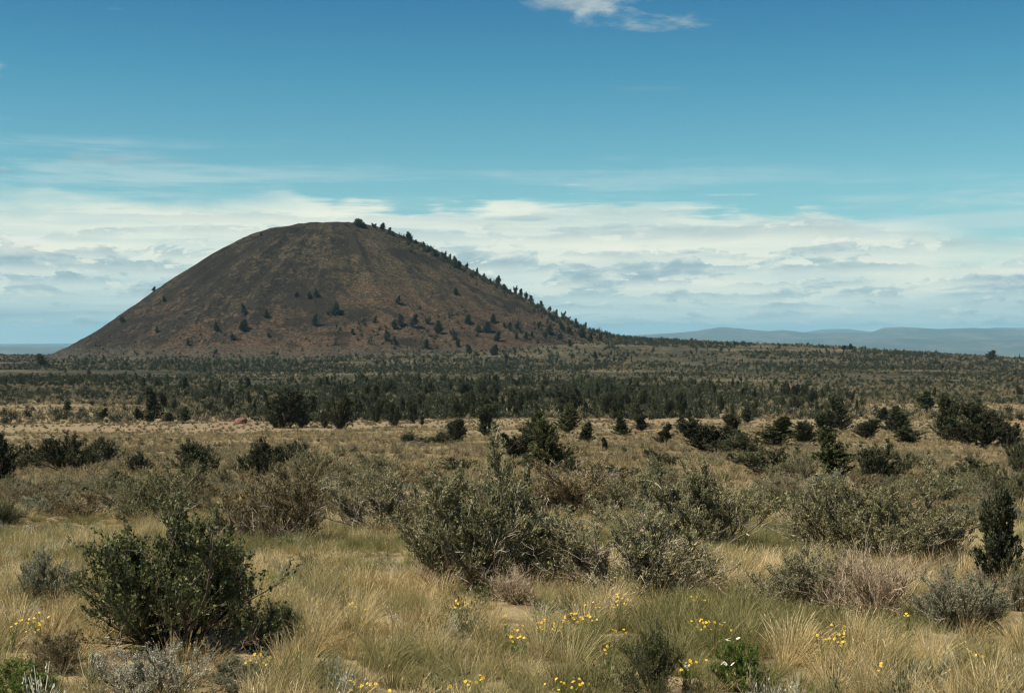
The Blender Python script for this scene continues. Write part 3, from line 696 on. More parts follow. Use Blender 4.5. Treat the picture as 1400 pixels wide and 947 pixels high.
G3 = 'junipers standing clear on the near plain'
trees = [
 ('rjuniper', 3, 664, 44, 66, 'dark juniper cut by the left edge of the view', 2), ('gjuniper', 755, 648, 58, 72, 'tallest front juniper, just right of centre above the largest sagebrush', 1),
 ('rjuniper', 703, 628, 44, 40, 'bushy juniper left of the tallest front juniper', 2), ('gjuniper', 725, 606, 34, 42, 'conical juniper behind and left of the tallest front juniper', 0),
 ('rjuniper', 622, 606, 27, 33, 'lone round juniper on the pale plain, left of centre', 0), ('juniper', 664, 596, 24, 42, 'slim juniper on the plain right of the lone round one', 3),
 ('juniper', 802, 605, 18, 27, 'small pointed juniper behind the tallest front one, on its right', 0), ('juniper', 829, 616, 9, 18, 'thin little juniper alone on the pale plain', 2),
 ('juniper', 905, 608, 20, 28, 'small pointed juniper standing well right of the tallest front one', 1), ('rjuniper', 975, 620, 60, 44, 'wide bushy juniper at the left of the front clump, right of centre', 1),
 ('gjuniper', 1055, 611, 46, 42, 'pointed juniper at the right end of the front clump, right of centre', 0), ('juniper', 1000, 603, 26, 36, 'narrow juniper in the middle of the front clump, right of centre', 3),
 ('juniper', 952, 606, 24, 34, 'narrow juniper at the back left of the front clump, right of centre', 0), ('gjuniper', 1145, 658, 46, 72, 'pointed green juniper right of centre beside the round dark bush', 0),
 ('juniper', 1297, 606, 30, 66, 'tallest juniper of the clump near the right edge, at its left end', 3), ('rjuniper', 1352, 612, 54, 60, 'big round juniper in the clump near the right edge', 0),
 ('rjuniper', 1382, 612, 36, 40, 'dark round juniper at the right end of the clump by the right edge', 1), ('rjuniper', 1318, 608, 50, 40, 'low bushy juniper between the tall and the big round ones near the right edge', 2),
 ('juniper', 1232, 592, 24, 36, 'dark juniper left of the clump near the right edge', 0), ('juniper', 1214, 590, 18, 22, 'small juniper touching the left of the dark one near the right clump', 1),
 ('juniper', 1266, 562, 24, 28, 'round topped juniper on the plain behind the right clump', 4), ('rjuniper', 1180, 600, 34, 26, 'bushy low juniper behind the pointed green juniper, on its right', 0),
 ('juniper', 1128, 606, 26, 44, 'juniper right behind the pointed green one, on its left', 3), ('rjuniper', 1100, 608, 38, 32, 'bushy juniper between the front clump and the pointed green juniper', 1),
 ('rjuniper', 1240, 607, 46, 22, 'low spreading juniper between the round dark bush and the right clump', 2), ('juniper', 1152, 590, 26, 46, 'slim juniper above the pointed green one', 1),
 ('juniper', 212, 572, 18, 42, 'tall slim juniper standing clear on the left of the plain', 2), ('juniper', 190, 574, 12, 16, 'short juniper just left of the tall slim one on the left', 0),
 ('juniper', 204, 577, 12, 14, 'tiny juniper at the foot of the tall slim one on the left', 4), ('rjuniper', 231, 577, 14, 13, 'round little juniper right of the tall slim one on the left', 0),
 ('juniper', 252, 577, 12, 20, 'pointed little juniper right of the round little one on the left', 1), ('juniper', 93, 563, 10, 14, 'small dark juniper alone on the far left of the plain', 0),
 ('juniper', 138, 573, 14, 15, 'small juniper between the far left one and the tall slim one', 1), ('rjuniper', 385, 585, 44, 50, 'big round juniper at the left end of the dark belt', 0),
 ('rjuniper', 415, 584, 40, 48, 'second big juniper of the dark belt counted from its left end', 2), ('rjuniper', 463, 587, 34, 46, 'dark round juniper jutting from the front of the belt, left of centre', 1),
 ('juniper', 775, 592, 26, 40, 'juniper behind the tallest front one, level with its right side', 4), ('juniper', 850, 596, 20, 26, 'juniper in front of the belt, left of the small pointed one right of centre', 1),
 ('juniper', 876, 590, 18, 24, 'small juniper just in front of the belt, right of centre', 3), ('juniper', 938, 594, 14, 24, 'small slim juniper at the back of the front clump, right of centre', 2),
 ('juniper', 1205, 575, 14, 18, 'small juniper on the plain above the bushy low one on the right', 0), ('juniper', 1340, 566, 12, 20, 'small juniper alone on the plain above the right clump', 2),
 ('juniper', 1020, 578, 16, 20, 'little juniper on the plain above the front clump, right of centre', 1), ('juniper', 58, 502, 16, 18, 'dark round juniper by the left foot of the cone', 4),
 ('juniper', 1355, 492, 14, 13, 'juniper breaking the skyline near the right edge', 4), ('juniper', 1162, 478, 7, 8, 'larger juniper of the pair on the right skyline', 0), ('juniper', 1153, 478, 6, 6, 'smaller juniper of the pair on the right skyline', 0),
]
occupied = []
for k, px, py, w, h, lb, v in trees:
    P(k, px, py, w, h, 'juniper', lb, 'tree', G3, v); occupied.append((px, py))

# junipers on the cone: (x, y of the foot, height in photo pixels)
face = [(210,397,7),(224,412,8),(168,441,10),(215,455,10),(335,430,16),(365,435,13),(333,452,17),(296,453,14),(318,464,9),(257,472,11),(368,461,8),(405,406,8),(424,408,10),(433,406,13),(457,429,20),(430,445,18),
        (482,457,9),(448,431,7),(294,484,8),(143,493,9),(544,414,11),(624,403,11),(512,441,10),(539,449,14),(547,446,20),(565,446,18),(584,443,12),(601,456,20),(640,443,15),(674,441,13),(653,454,13),(665,454,16),
        (529,466,17),(542,472,11),(582,476,14),(622,465,15),(626,474,11),(679,466,15),(696,450,11),(707,451,13),(719,463,11),(736,449,11),(751,457,14),(706,463,9),(643,484,15),(650,490,11),(675,486,17),(693,495,14),
        (780,474,11),(814,492,13),(765,463,9),(757,439,12),(770,452,13),(780,457,12),(794,461,15),(806,468,16),(822,467,12),(727,461,10),(745,461,9),(712,455,9),(690,448,8),(800,448,9),(788,446,9),(774,441,9),(830,463,10),(617,458,9)]
rows = {}
def zone(px, py):
    side = 'left flank' if px < 400 else ('middle' if px < 560 else ('right flank' if px < 700 else 'far right shoulder'))
    lvl = 'high on' if py < 425 else ('half way down' if py < 455 else 'low on')
    return lvl, side
ORD = ['first', 'second', 'third', 'fourth', 'fifth', 'sixth', 'seventh', 'eighth', 'ninth', 'tenth', 'eleventh', 'twelfth', 'thirteenth', 'fourteenth', 'fifteenth', 'sixteenth', 'seventeenth', 'eighteenth', 'nineteenth', 'twentieth',
       'twenty-first', 'twenty-second', 'twenty-third', 'twenty-fourth', 'twenty-fifth', 'twenty-sixth', 'twenty-seventh', 'twenty-eighth', 'twenty-ninth', 'thirtieth']
for q in face: rows.setdefault(zone(q[0], q[1]), []).append(q)
for (lvl, side), qs in rows.items():
    qs.sort()
    for i, (px, py, h) in enumerate(qs):
        kd, v = random.choice([('juniper', 0), ('juniper', 1), ('juniper', 2), ('juniper', 0), ('juniper', 4), ('rjuniper', 2)])
        lb = f'dark juniper {lvl} the {side} of the cone, {ORD[i]} from its left' if len(qs) > 1 else f'only dark juniper {lvl} the {side} of the cone'
        P(kd, px, py, h * random.uniform(.5, .75) * .9, h * .88, 'juniper', lb, 'tree', 'junipers on the face of the cone', v)
sky = [(490,309,11,24),(498,309,6,9),(513,311,7,8),(523,313,9,10),(532,319,10,9),(538,322,9,9),(560,328,13,10),(568,332,7,6),(580,341,12,7),(587,344,11,8),(593,347,10,7),(606,352,10,8),(615,357,10,6),(621,364,17,10),(628,366,12,9),
       (638,368,9,8),(652,376,10,6),(662,379,7,5),(680,389,15,9),(689,397,11,9),(704,401,13,7),(712,404,10,8),(719,409,11,9),(726,412,9,8),(740,419,10,9),(751,424,7,6),(760,430,8,7),(769,434,9,8),(778,438,8,7),(787,442,8,7)]
for i, (px, py, h, w) in enumerate(sky):
    kd, v = random.choice([('juniper', 0), ('juniper', 3), ('rjuniper', 2), ('juniper', 4)])
    if i == 0: kd, v = 'rjuniper', 0
    P(kd, px, py + 1, w * random.uniform(.6, .85), h * (random.uniform(.75, 1.1) if i else 1), 'juniper', f'{ORD[i]} juniper along the skyline of the cone, counted down from the summit', 'tree', 'junipers on the right skyline of the cone', v)
P('juniper', 357, 322, 3, 4, 'juniper', 'tiny lone bush like juniper on the left skyline of the cone', 'tree', None, 0)

# belt and scattered junipers on the plain
dark_zones = [(480, 566, 125, 24, 1.0), (680, 552, 140, 22, 1.0), (860, 556, 130, 22, 1.0), (1050, 548, 120, 12, .5), (560, 532, 260, 12, .8), (290, 556, 80, 16, .45), (120, 522, 160, 7, .8), (820, 530, 220, 10, .8),
              (260, 500, 220, 7, .6), (560, 505, 260, 7, .6), (250, 530, 140, 7, .7), (1130, 562, 50, 16, .5), (1000, 512, 120, 5, .5), (1200, 500, 220, 7, .55), (1350, 512, 90, 7, .6), (900, 466, 70, 7, 1.0), (970, 472, 60, 5, .8), (1100, 486, 200, 5, .6)]
def dark_mask(px, py):
    m = np.zeros_like(px)
    for cx, cy, rx, ry, w in dark_zones:
        m = np.maximum(m, w * sstep(1.25, .75, np.sqrt(((px - cx) / rx) ** 2 + ((py - cy) / ry) ** 2)))
    return m
R = np.random.default_rng(99)
x, y = wedge(60000, 215, 2300, R, 1.1); z = surf_z(x, y); px, py = proj(x, y, z)
inb = (z > ground_z(x, y) + .5)
dm = dark_mask(px, py) * sstep(-.36, .02, fbm(x / 22, y / 45, 3, 55))
pr = np.where(y < 900, .50 * dm, .10 * dm) + .003 + .003 * (px > 850)
pr = np.where(inb, .0, pr)
pr = np.where((py > 588) , 0, pr)
keep = R.uniform(0, 1, len(x)) < pr
bx, by, bz, bpx, bqy = x[keep], y[keep], z[keep], px[keep], py[keep]
bh = (1.3 + 3.7 * R.uniform(0, 1, len(bx)) ** 1.4) * (1 + .35 * fbm(bx / 18, by / 30, 2, 57)) * np.where(by > 1100, 1.15, 1)
order = np.argsort(-(bh / by * (1 + .5 * (bqy > 570))))
print('belt trees', len(order))
far_src = [juniper_model(200 + i, form=f, nl=1300, leaf=.07, nb=90, one=True, mat='juniper_light' if i in (1, 2, 4) else 'juniper')[''] for i, f in enumerate(['cone', 'round', 'ragged', 'round', 'round'])]
n_ind = 0; cell = {}
for q in order:
    if n_ind >= 215: break
    if abs(bpx[q] - 700) > 712: continue
    n_ind += 1
    X, Yq, Z, h = float(bx[q]), float(by[q]), float(bz[q]), float(bh[q])
    u, v_ = float(bpx[q]), float(bqy[q])
    side = 'left of the tall slim juniper' if u < 200 else 'between the tall slim juniper and the belt' if u < 370 else None
    if side: lb = f'one of the dark junipers dotting the plain {side}'
    elif dark_mask(np.array([u]), np.array([v_]))[0] > .4 and u < 1160:
        part = 'left end' if u < 480 else 'left half' if u < 640 else 'middle' if u < 800 else 'right half' if u < 960 else 'right end'
        row = 'front edge' if v_ > (574 if u < 600 else 566) else 'depth'
        lb = f'dark juniper crowded in the {row} of the dense belt, towards its {part}'
    else:
        lb = 'small dark juniper scattered on the open plain ' + ('right of centre' if u < 1100 else 'near the right edge') + (' beyond the belt' if v_ < 545 else ' level with the belt')
    kd, vv = random.choice([('juniper', 0), ('juniper', 1), ('juniper', 3), ('rjuniper', 0), ('rjuniper', 1), ('rjuniper', 2), ('juniper', 4), ('gjuniper', 1)])
    m, bw, bhh = SH[kd][vv % len(SH[kd])]
    root = bpy.data.objects.new('juniper', None); link(root); root.location = (X, Yq, Z); root.rotation_euler = (0, 0, random.uniform(0, 6.28))
    s = h / bhh; root.scale = (s * random.uniform(.8, 1.25),) * 2 + (s,)
    tag(root, lb, 'tree', 'junipers growing across the plain below the cone')
    for pn, me in m.items(): mobj(pn, me, root)
used = set(order[:int(np.argmax(np.cumsum(np.abs(bpx[order] - 700) <= 712) >= n_ind)) + 1].tolist())
rest = np.array([q for q in range(len(bx)) if q not in used])
def rot_scl(n, R, s0, s1, tilt=.05):
    rot = np.stack([R.normal(0, tilt, n), R.normal(0, tilt, n), R.uniform(0, 6.283, n)], 1)
    s = R.uniform(s0, s1, n)[:, None] * np.stack([R.uniform(.8, 1.25, n), R.uniform(.8, 1.25, n), R.uniform(.8, 1.2, n)], 1)
    return rot, s
n = len(rest); rot, s = rot_scl(n, R, 1, 1, .02); s = s * bh[rest][:, None]; wv = R.uniform(.8, 1.6, n); s[:, 0] *= wv; s[:, 1] *= wv
scatter('far_juniper_woodland', np.stack([bx[rest], by[rest], bz[rest]], 1), rot, s, R.integers(0, 5, n), far_src, 'distant dark juniper woodland spread over the plain below the cone', 'woodland')

# ------------------------------------------------------------------ low sagebrush of the plain
mounds = [mound_mesh(300 + i, 'mound', 520, .075) for i in range(4)] + [mound_mesh(310, 'sage', 520, .075), mound_mesh(311, 'darkshrub', 520, .075)]
mounds_far = [mound_mesh(320 + i, 'mound', 110, .17) for i in range(3)] + [mound_mesh(330 + i, 'moundfar', 170, .17) for i in range(3)]
R = np.random.default_rng(5)
pts = []
for (a, b_, n) in ((27, 60, 330), (60, 150, 4200), (150, 520, 26000)):
    x, y = wedge(n, a, b_, R); pts.append(np.stack([x, y], 1))
pts = np.concatenate(pts); x, y = pts.T; z = surf_z(x, y); px, py = proj(x, y, z)
cov = fbm(x / 14, y / 22, 3, 71)
k = (R.uniform(0, 1, len(x)) < .85 + cov)
x, y, z, px, py, cov = (a[k] for a in (x, y, z, px, py, cov))
sz = R.uniform(.35, .95, len(x)) * (1 + .25 * cov)
kind = np.where(R.uniform(0, 1, len(x)) < np.where(y > 60, .86, .62), R.integers(0, 4, len(x)), np.where(R.uniform(0, 1, len(x)) < .65, 4, 5))
order = np.argsort(-sz / y); ind = []
for q in order:
    if len(ind) >= 200: break
    if abs(px[q] - 700) < 700: ind.append(q)
names = {0: 'grey green', 4: 'olive', 5: 'dark green'}
marks = [(208, 'behind the dark footed olive sagebrush'), (60, 'behind the pale mounds on the left'), (392, 'behind the brownish twiggy sagebrush'), (520, 'behind the dark twiggy sagebrush'), (650, 'behind the largest central sagebrush'),
         (792, 'behind the dry brown twiggy sagebrush'), (965, 'behind the broad pale twigged sagebrush'), (1080, 'between the two broad sagebrushes'), (1185, 'behind the broad olive sagebrush'), (1350, 'behind the sapling near the right edge')]
for q in ind:
    if y[q] < 50:
        kk = {0: 'grey', 4: 'sage', 5: 'brown'}.get(int(kind[q]), ['sage', 'brown', 'grey', 'sage'][int(kind[q]) % 4])
        mdl, bw, bh_ = random.choice(SH[kk]); h_ = float(sz[q]) * .85
        mk = min(marks, key=lambda t: abs(t[0] - px[q]))[1]
        root = place(mdl, 'low_shrub', 0, 0, h_ * 1.5 * F / y[q], h_ * .8 * F / y[q], f"{ {'grey': 'grey green', 'sage': 'olive', 'brown': 'brownish'}[kk]} leafy shrub {mk}, " + ('close to it' if py[q] > 690 else 'farther up the slope'), 'shrub', 'low shrubs dotting the slope and the plain', None, bw, bh_, (float(x[q]), float(y[q]), float(z[q])))
        continue
    o = mobj('low_shrub', mounds[int(kind[q])]); o.location = (x[q], y[q], z[q]); o.rotation_euler = (0, 0, random.uniform(0, 6.28)); s = float(sz[q]); o.scale = (s, s, s * random.uniform(.8, 1.1))
    mk = min(marks, key=lambda t: abs(t[0] - px[q]))[1]
    cn = names.get(int(kind[q]), 'grey green')
    tag(o, f'{"low" if s < .75 else "rounded"} {cn} shrub {mk}, ' + ('close to it' if py[q] > 690 else 'out on the plain'), 'shrub', 'low shrubs dotting the slope and the plain')
m = np.ones(len(x), bool); m[ind] = False
n = int(m.sum()); rot, s = rot_scl(n, R, 1, 1, .05); s = s * sz[m][:, None]
scatter('low_sagebrush_cover', np.stack([x, y, z], 1)[m], rot, s, kind[m], mounds, 'countless low grey green sagebrush covering the plain', 'sagebrush')

# farther brush, denser and darker where the photo's plain is dark
R = np.random.default_rng(6); pts = []
for (a, b_, n) in ((300, 700, 22000), (700, 1300, 30000), (1300, 2350, 34000)):
    x, y = wedge(n, a, b_, R, 1.1); pts.append(np.stack([x, y], 1))
x, y = np.concatenate(pts).T; z = surf_z(x, y); px, py = proj(x, y, z)
g = z > ground_z(x, y) + 1.0
dm = dark_mask(px, py); cov = fbm(x / 60, y / 60, 4, 81)
crest = g & (px > 560) & (py < np.interp(px, [560, 600, 640, 680, 720, 760, 800, 840, 880], [325, 342, 365, 388, 408, 430, 445, 458, 466]) + R.exponential(5, len(px))) 
low_r = g & (px > 440) & (R.uniform(0, 1, len(px)) < .75) & (fbm(x / 30, y / 30, 3, 83) > .05) & (py > np.interp(px, [440, 560, 700, 850], [470, 435, 415, 440]))
shoulder = g & (np.sqrt(((px - 800) / 100) ** 2 + ((py - 462) / 20) ** 2) < R.uniform(.5, 1.2, len(px)))
k = (R.uniform(0, 1, len(x)) < (np.where(y < 750, .62, .34) + .8 * dm + 1.3 * cov)) & (~g | (R.uniform(0, 1, len(x)) < .30) | crest | shoulder | low_r)
x, y, z, dm, cov, g, cs = (a[k] for a in (x, y, z, dm, cov, g, np.where(crest | shoulder, 1.1, np.where(low_r, .75, 0)))); n = len(x)
pd = np.clip(.42 + .6 * dm + .8 * cov, 0, .95)
idx = np.where(R.uniform(0, 1, n) < np.where(cs > 0, .85, pd), 3, 0) + R.integers(0, 3, n)
rot, s = rot_scl(n, R, 1.0, 3.0, .05); s = s * np.where(cs > 0, cs, np.where(g, .4, np.where(y > 1200, 1.25, 1)))[:, None]
s = s * np.where(y > 1200, 1.35, 1)[:, None]
# scrub that thickens the right skyline, the right shoulder and the foot of the cone
ex, es = [], []
skx = [540, 560, 600, 640, 680, 720, 760, 800, 840, 880, 920]; sky_ = [322, 327, 347, 369, 390, 411, 433, 448, 460, 463, 466]
for i in range(420):
    u = R.uniform(545, 915) if i % 3 else R.uniform(720, 915); v = float(np.interp(u, skx, sky_)) + R.exponential(3.5); ex.append(gp(u, v)); es.append(R.uniform(2.5, 7.0) if u < 840 else R.uniform(2, 5))
for i in range(420):
    u = R.uniform(440, 850); t = R.uniform(0, 1) ** 1.3; v = float(np.interp(u, [440, 560, 700, 850], [440, 420, 415, 462])) * t + 494 * (1 - t)
    if fbm(np.array([u / 34.]), np.array([v / 12.]), 2, 86)[0] > -.1: ex.append(gp(u, v)); es.append(R.uniform(2.0, 5.5))
for i in range(750):
    u = R.uniform(60, 860); v = 497 + R.normal(0, 5.5)
    if fbm(np.array([u / 60.]), np.array([v / 7.]), 2, 87)[0] > -.25: ex.append(gp(u, v)); es.append(R.uniform(2.0, 5.0))
for i in range(160):
    u = R.uniform(110, 440); v = 492 - abs(R.normal(0, 55)); 
    if v > np.interp(u, [75, 160, 260, 350, 440], [490, 440, 370, 324, 310]) + 5: ex.append(gp(u, v)); es.append(R.uniform(1.5, 3.4))
ex = np.array(ex); es = np.array(es); ne = len(ex); re_, se = rot_scl(ne, R, 1, 1, .05); se = se * es[:, None] * np.array([[1, 1, 1.5]])
x = np.concatenate([x, ex[:, 0]]); y = np.concatenate([y, ex[:, 1]]); z = np.concatenate([z, ex[:, 2]]); rot = np.concatenate([rot, re_]); s = np.concatenate([s, se]); idx = np.concatenate([idx, R.choice([0, 3, 4, 5], ne, p=[.16, .28, .28, .28])]); n = len(x)
print('far brush', n)
scatter('far_brush_cover', np.stack([x, y, z], 1), rot, s, idx, mounds_far, 'countless dark bushes mottling the far plain and the foot of the cone', 'brush')

# ------------------------------------------------------------------ grass
tall = [tuft_mesh(400 + i, 'grass', 150, .34, .0034, .17, (.12 + .05 * (i % 2), .02), .2) for i in range(5)]
short = [tuft_mesh(410 + i, 'grass', 130, .20, .0034, .17, (.10, .0), .1) for i in range(3)]
green = [tuft_mesh(420 + i, 'grass_green', 120, .26, .0036, .16, (.10, .02), .05) for i in range(3)]
coarse = [tuft_mesh(430 + i, 'grass_mid', 46, .34, .013, .30, (.12, .0), 0) for i in range(3)]
srcs = tall + short + green + coarse
R = np.random.default_rng(8)
P_, I_, S_ = [], [], []
for (a, b_, n) in ((4.5, 12, 2600), (12, 24, 7400), (24, 42, 9500)):
    x, y = wedge(n, a, b_, R, 1.25)
    c = fbm(x / 1.6, y / 2.2, 3, 91); g2 = fbm(x / 3.1 + 40, y / 4.0, 3, 92)
    k = (R.uniform(0, 1, n) < np.clip(.80 + .9 * c, .32, 1)); x, y, c, g2 = x[k], y[k], c[k], g2[k]; n = len(x)
    i = np.where(g2 > np.where(y < 13, -.06, .12), R.integers(8, 11, n), np.where(R.uniform(0, 1, n) < .66, R.integers(0, 5, n), R.integers(5, 8, n)))
    i = np.where((R.uniform(0, 1, n) < .12), R.integers(8, 11, n), i)
    clear = np.zeros(n, bool)
    for (sx_, sy_, sw_) in FOOT:
        d2 = (x - sx_) ** 2 + (y - sy_) ** 2
        clear |= d2 < (sw_ * .3) ** 2
        if sy_ < 10.2: clear |= (np.abs(x - sx_) < sw_ * .45) & (y < sy_) & (y > sy_ - 1.6) & (R.uniform(0, 1, n) < .8)
    x, y, c, i = x[~clear], y[~clear], c[~clear], i[~clear]; n = len(x)
    P_.append(np.stack([x, y, surf_z(x, y)], 1)); I_.append(i); S_.append(R.uniform(.32, 1.05, n) * (1 + .45 * c))
for (a, b_, n) in ((36, 90, 9000), (90, 230, 14000)):
    x, y = wedge(n, a, b_, R, 1.1); c = fbm(x / 7, y / 11, 3, 93); k = R.uniform(0, 1, n) < np.clip(.5 + .9 * c, 0, 1); x, y = x[k], y[k]; n = len(x)
    P_.append(np.stack([x, y, surf_z(x, y)], 1)); I_.append(R.integers(11, 14, n)); S_.append(R.uniform(.7, 1.4, n) * (1.0 if a < 80 else 1.3))
pt = np.concatenate(P_); ii = np.concatenate(I_); ss = np.concatenate(S_); n = len(pt)
rot = np.stack([R.normal(0, .10, n), R.normal(0, .10, n), R.normal(0, 1.3, n)], 1)
print('grass', n)
wd = [mound_mesh(500, 'sage_grey', 260, .06), mound_mesh(501, 'silver', 260, .06), mound_mesh(502, 'sage', 260, .07), mound_mesh(503, 'forb', 220, .10), mound_mesh(504, 'brown', 240, .07)]
xw, yw = wedge(1700, 5, 26, R); cw = fbm(xw / 2.2, yw / 3, 2, 95) > -.1; xw, yw = xw[cw], yw[cw]; nw = len(xw); rw, sw_ = rot_scl(nw, R, .16, .42, .1)
scatter('low_weeds', np.stack([xw, yw, surf_z(xw, yw)], 1), rw, sw_, R.choice(5, nw, p=[.3, .16, .28, .10, .16]), wd, 'countless small grey and green weeds low among the near grass', 'weeds')
scatter('dry_grass', pt, rot, ss[:, None] * np.ones((1, 3)), ii, srcs, 'dry straw coloured bunch grass with greener tufts covering the near slope', 'grass')

# ------------------------------------------------------------------ flowers
def head_mesh(col, r=.011, pet=9):
    bg = Bag(); R = np.random.default_rng(3)
    V = []; Q = []
    for i in range(pet):
        a = i / pet * 6.283; a2 = a + 6.283 / pet * .42; a1 = a - 6.283 / pet * .42
        b0 = len(V); rr = r * R.uniform(.85, 1.1)
        V += [(r * .2 * math.cos(a1), r * .2 * math.sin(a1), .001), (rr * math.cos(a1) * .85, rr * math.sin(a1) * .85, .003), (rr * math.cos(a), rr * math.sin(a), .002), (rr * math.cos(a2) * .85, rr * math.sin(a2) * .85, .003), (r * .2 * math.cos(a2), r * .2 * math.sin(a2), .001)]
        Q.append([b0, b0 + 1, b0 + 2, b0 + 3, b0 + 4])
    bg.add(np.array(V, float), np.array(Q), np.repeat(R.uniform(0, 1, pet), 5))
    return bg.mesh('flower_head', M[col])
def disc_mesh(r=.004):
    V = [(0, 0, .005)] + [(r * math.cos(i / 8 * 6.283), r * math.sin(i / 8 * 6.283), .002) for i in range(8)]
    T = np.array([[0, 1 + i, 1 + (i + 1) % 8] for i in range(8)])
    return make_mesh('centre', np.array(V, float), [T], M['centre'], np.full(9, .7))
HY, HW, DC = head_mesh('yellow', .0095), head_mesh('white', .016, 11), disc_mesh()
def stems_mesh(R, tips):
    bg = Bag(); n = len(tips); P0 = np.zeros((n, 3)); P0[:, 2] = -.02
    k = 5; t = np.linspace(0, 1, k)[None, :, None]
    P = P0[:, None] + (tips - P0)[:, None] * t * np.array([1, 1, 1.0]); P[:, 1:-1, :2] *= .7
    tubes(bg, P, np.linspace(.0022, .0012, k)[None] * np.ones((n, 1)), R.uniform(0, 1, n))
    nl = n * 9; p, d = sample(P, R.integers(0, n, nl), R.uniform(.05, .8, nl)); leaves(bg, p + rvec(nl, R) * .01, d + rvec(nl, R), .035, .006, R.uniform(0, 1, nl), R)
    return bg.mesh('stem', M['forb'])
fl = [(350,908,5),(345,913,3),(482,838,5),(497,947,6),(512,950,4),(628,832,6),(640,836,4),(694,856,5),(718,876,4),(655,941,7),(642,943,4),(768,944,6),(782,943,5),(700,870,4),(741,860,6),(762,866,8),(771,858,8),(792,852,8),(806,856,6),(845,828,6),(848,822,4),
      (816,833,4),(712,878,3),(839,872,3),(834,899,3),(937,918,5),(943,914,4),(872,912,3),(957,821,4),(958,858,5),(970,862,4),(985,864,4),(1122,873,4),(1150,882,5),(1149,868,4),(1125,884,3),(1155,890,3),(15,862,4),(48,857,4),(55,850,3),(52,866,3),(1243,846,2),(1205,924,2),(1330,902,2)]
R = np.random.default_rng(44)
fs = sorted(range(len(fl)), key=lambda i: fl[i][0])
zones = [(120, 'below the lone grey green sagebrush'), (420, 'below the big dark bitterbrush, on its right'), (560, 'in the grass left of the largest sagebrush'), (672, 'in the grass below the largest sagebrush'),
         (830, 'in the yellow patch beside the largest sagebrush'), (925, 'around the thin bitterbrush sprig'), (1060, 'around the white flowered plant'), (1180, 'below the half dead sagebrush'), (1500, 'below the seed spiked sagebrush')]
cnt = {}
for i in fs:
    px, py, nh = fl[i]; x, y, z = gp(px, min(py + 30, 975))
    root = bpy.data.objects.new('yellow_wildflower', None); link(root); root.location = (x, y, z)
    zz = next(t for lim, t in zones if px < lim); cnt[zz] = cnt.get(zz, 0) + 1
    tag(root, f'yellow wildflower {zz}, {ORD[cnt[next(t for lim, t in zones if px < lim)] - 1]} from the left', 'wildflower', 'yellow wildflowers in the near grass')
    hz = (min(py + 30, 975) - py) / F * y + .04; nh = nh + 1
    tips = np.stack([R.normal(0, .045, nh), R.normal(0, .035, nh), hz + R.uniform(-.04, .03, nh)], 1)
    mobj('stem', stems_mesh(R, tips), root)
    for t in tips:
        hd = mobj('flower_head', HY, root); hd.location = t; hd.rotation_euler = (R.uniform(.2, 1.1), R.normal(0, .3), R.normal(0, .8)); hd.scale = (R.uniform(.75, 1.25),) * 3
        c = mobj('centre', DC, hd)
for j, (px, py, nh, lb) in enumerate([(1003, 875, 5, 'topmost white flower cluster above the bright green leafy plant'), (1003, 907, 3, 'white flower cluster within the bright green leafy plant'), (936, 909, 3, 'white flower cluster beside the yellow ones left of the leafy plant'), (849, 766, 1, 'single white flower showing against the sprawling grey green sagebrush')]):
    by_ = py + (45 if py > 800 else 30); x, y, z = gp(px, by_); root = bpy.data.objects.new('white_wildflower', None); link(root); root.location = (x, y, z); tag(root, lb, 'wildflower')
    hz = (by_ - py) / F * y
    tips = np.stack([R.normal(0, .028, nh), R.normal(0, .02, nh), hz + R.uniform(-.01, .015, nh)], 1)
    mobj('stem', stems_mesh(R, tips), root)
    for t in tips:
        hd = mobj('flower_head', HW, root); hd.location = t; hd.rotation_euler = (R.uniform(.2, .8), 0, R.uniform(0, 6)); c = mobj('centre', DC, hd)

# ------------------------------------------------------------------ rocks
def rock_mesh(seed, mat):
    import bmesh
    bm = bmesh.new(); bmesh.ops.create_icosphere(bm, subdivisions=4, radius=.5)
    V = np.array([v.co[:] for v in bm.verts]); Rr = np.random.default_rng(seed)
    for c in rvec(14, Rr):                    # chip flat facets off the lump
        dd = V @ c; lim = Rr.uniform(.28, .44); V = V - np.outer(np.maximum(dd - lim, 0) * .85, c)
    s = seed * 3.7; nn = fbm(V[:, 0] * 4 + s, V[:, 1] * 4 + V[:, 2] * 5, 4, seed); V = V * (1 + .16 * nn[:, None]); V[:, 2] *= .72
    for v, c in zip(bm.verts, V): v.co = c
    me = bpy.data.meshes.new('rock'); bm.to_mesh(me); bm.free(); me.materials.append(M[mat]); return me
RK = [rock_mesh(i, 'rock') for i in (1, 2, 3)] + [rock_mesh(i, 'redrock') for i in (4, 5)] + [rock_mesh(6, 'palerock')]
rocks = [(463,617,24,9,0,'leftmost dark lava rock of the line left of centre'),(478,618,26,11,1,'largest dark lava rock of the line left of centre'),(493,616,18,8,2,'rightmost dark lava rock of the line left of centre'),
         (545,609,16,8,1,'dark lava rock left of the tiny bush on the plain'),(562,610,24,9,0,'dark lava rock under the tiny bush on the plain'),(575,609,14,7,2,'dark lava rock right of the tiny bush on the plain'),
         (330,579,26,9,4,'reddish rock slab by the left end of the belt'),(230,604,16,6,0,'small dark rock alone on the pale plain, left of centre'),(1141,652,16,20,3,'reddish rock at the foot of the pointed green juniper'),
         (1118,660,24,10,0,'dark rock left of the foot of the pointed green juniper'),(480,658,22,8,1,'dark rock behind the dark twiggy sagebrush'),(755,565,18,6,3,'reddish rock at the front edge of the belt near its middle'),
         (870,592,14,5,4,'reddish rock in front of the belt right of the middle'),(790,571,16,6,3,'reddish rock against the belt just right of its middle'),(415,741,16,6,5,'pale rock in the grass right of the brownish twiggy sagebrush')]
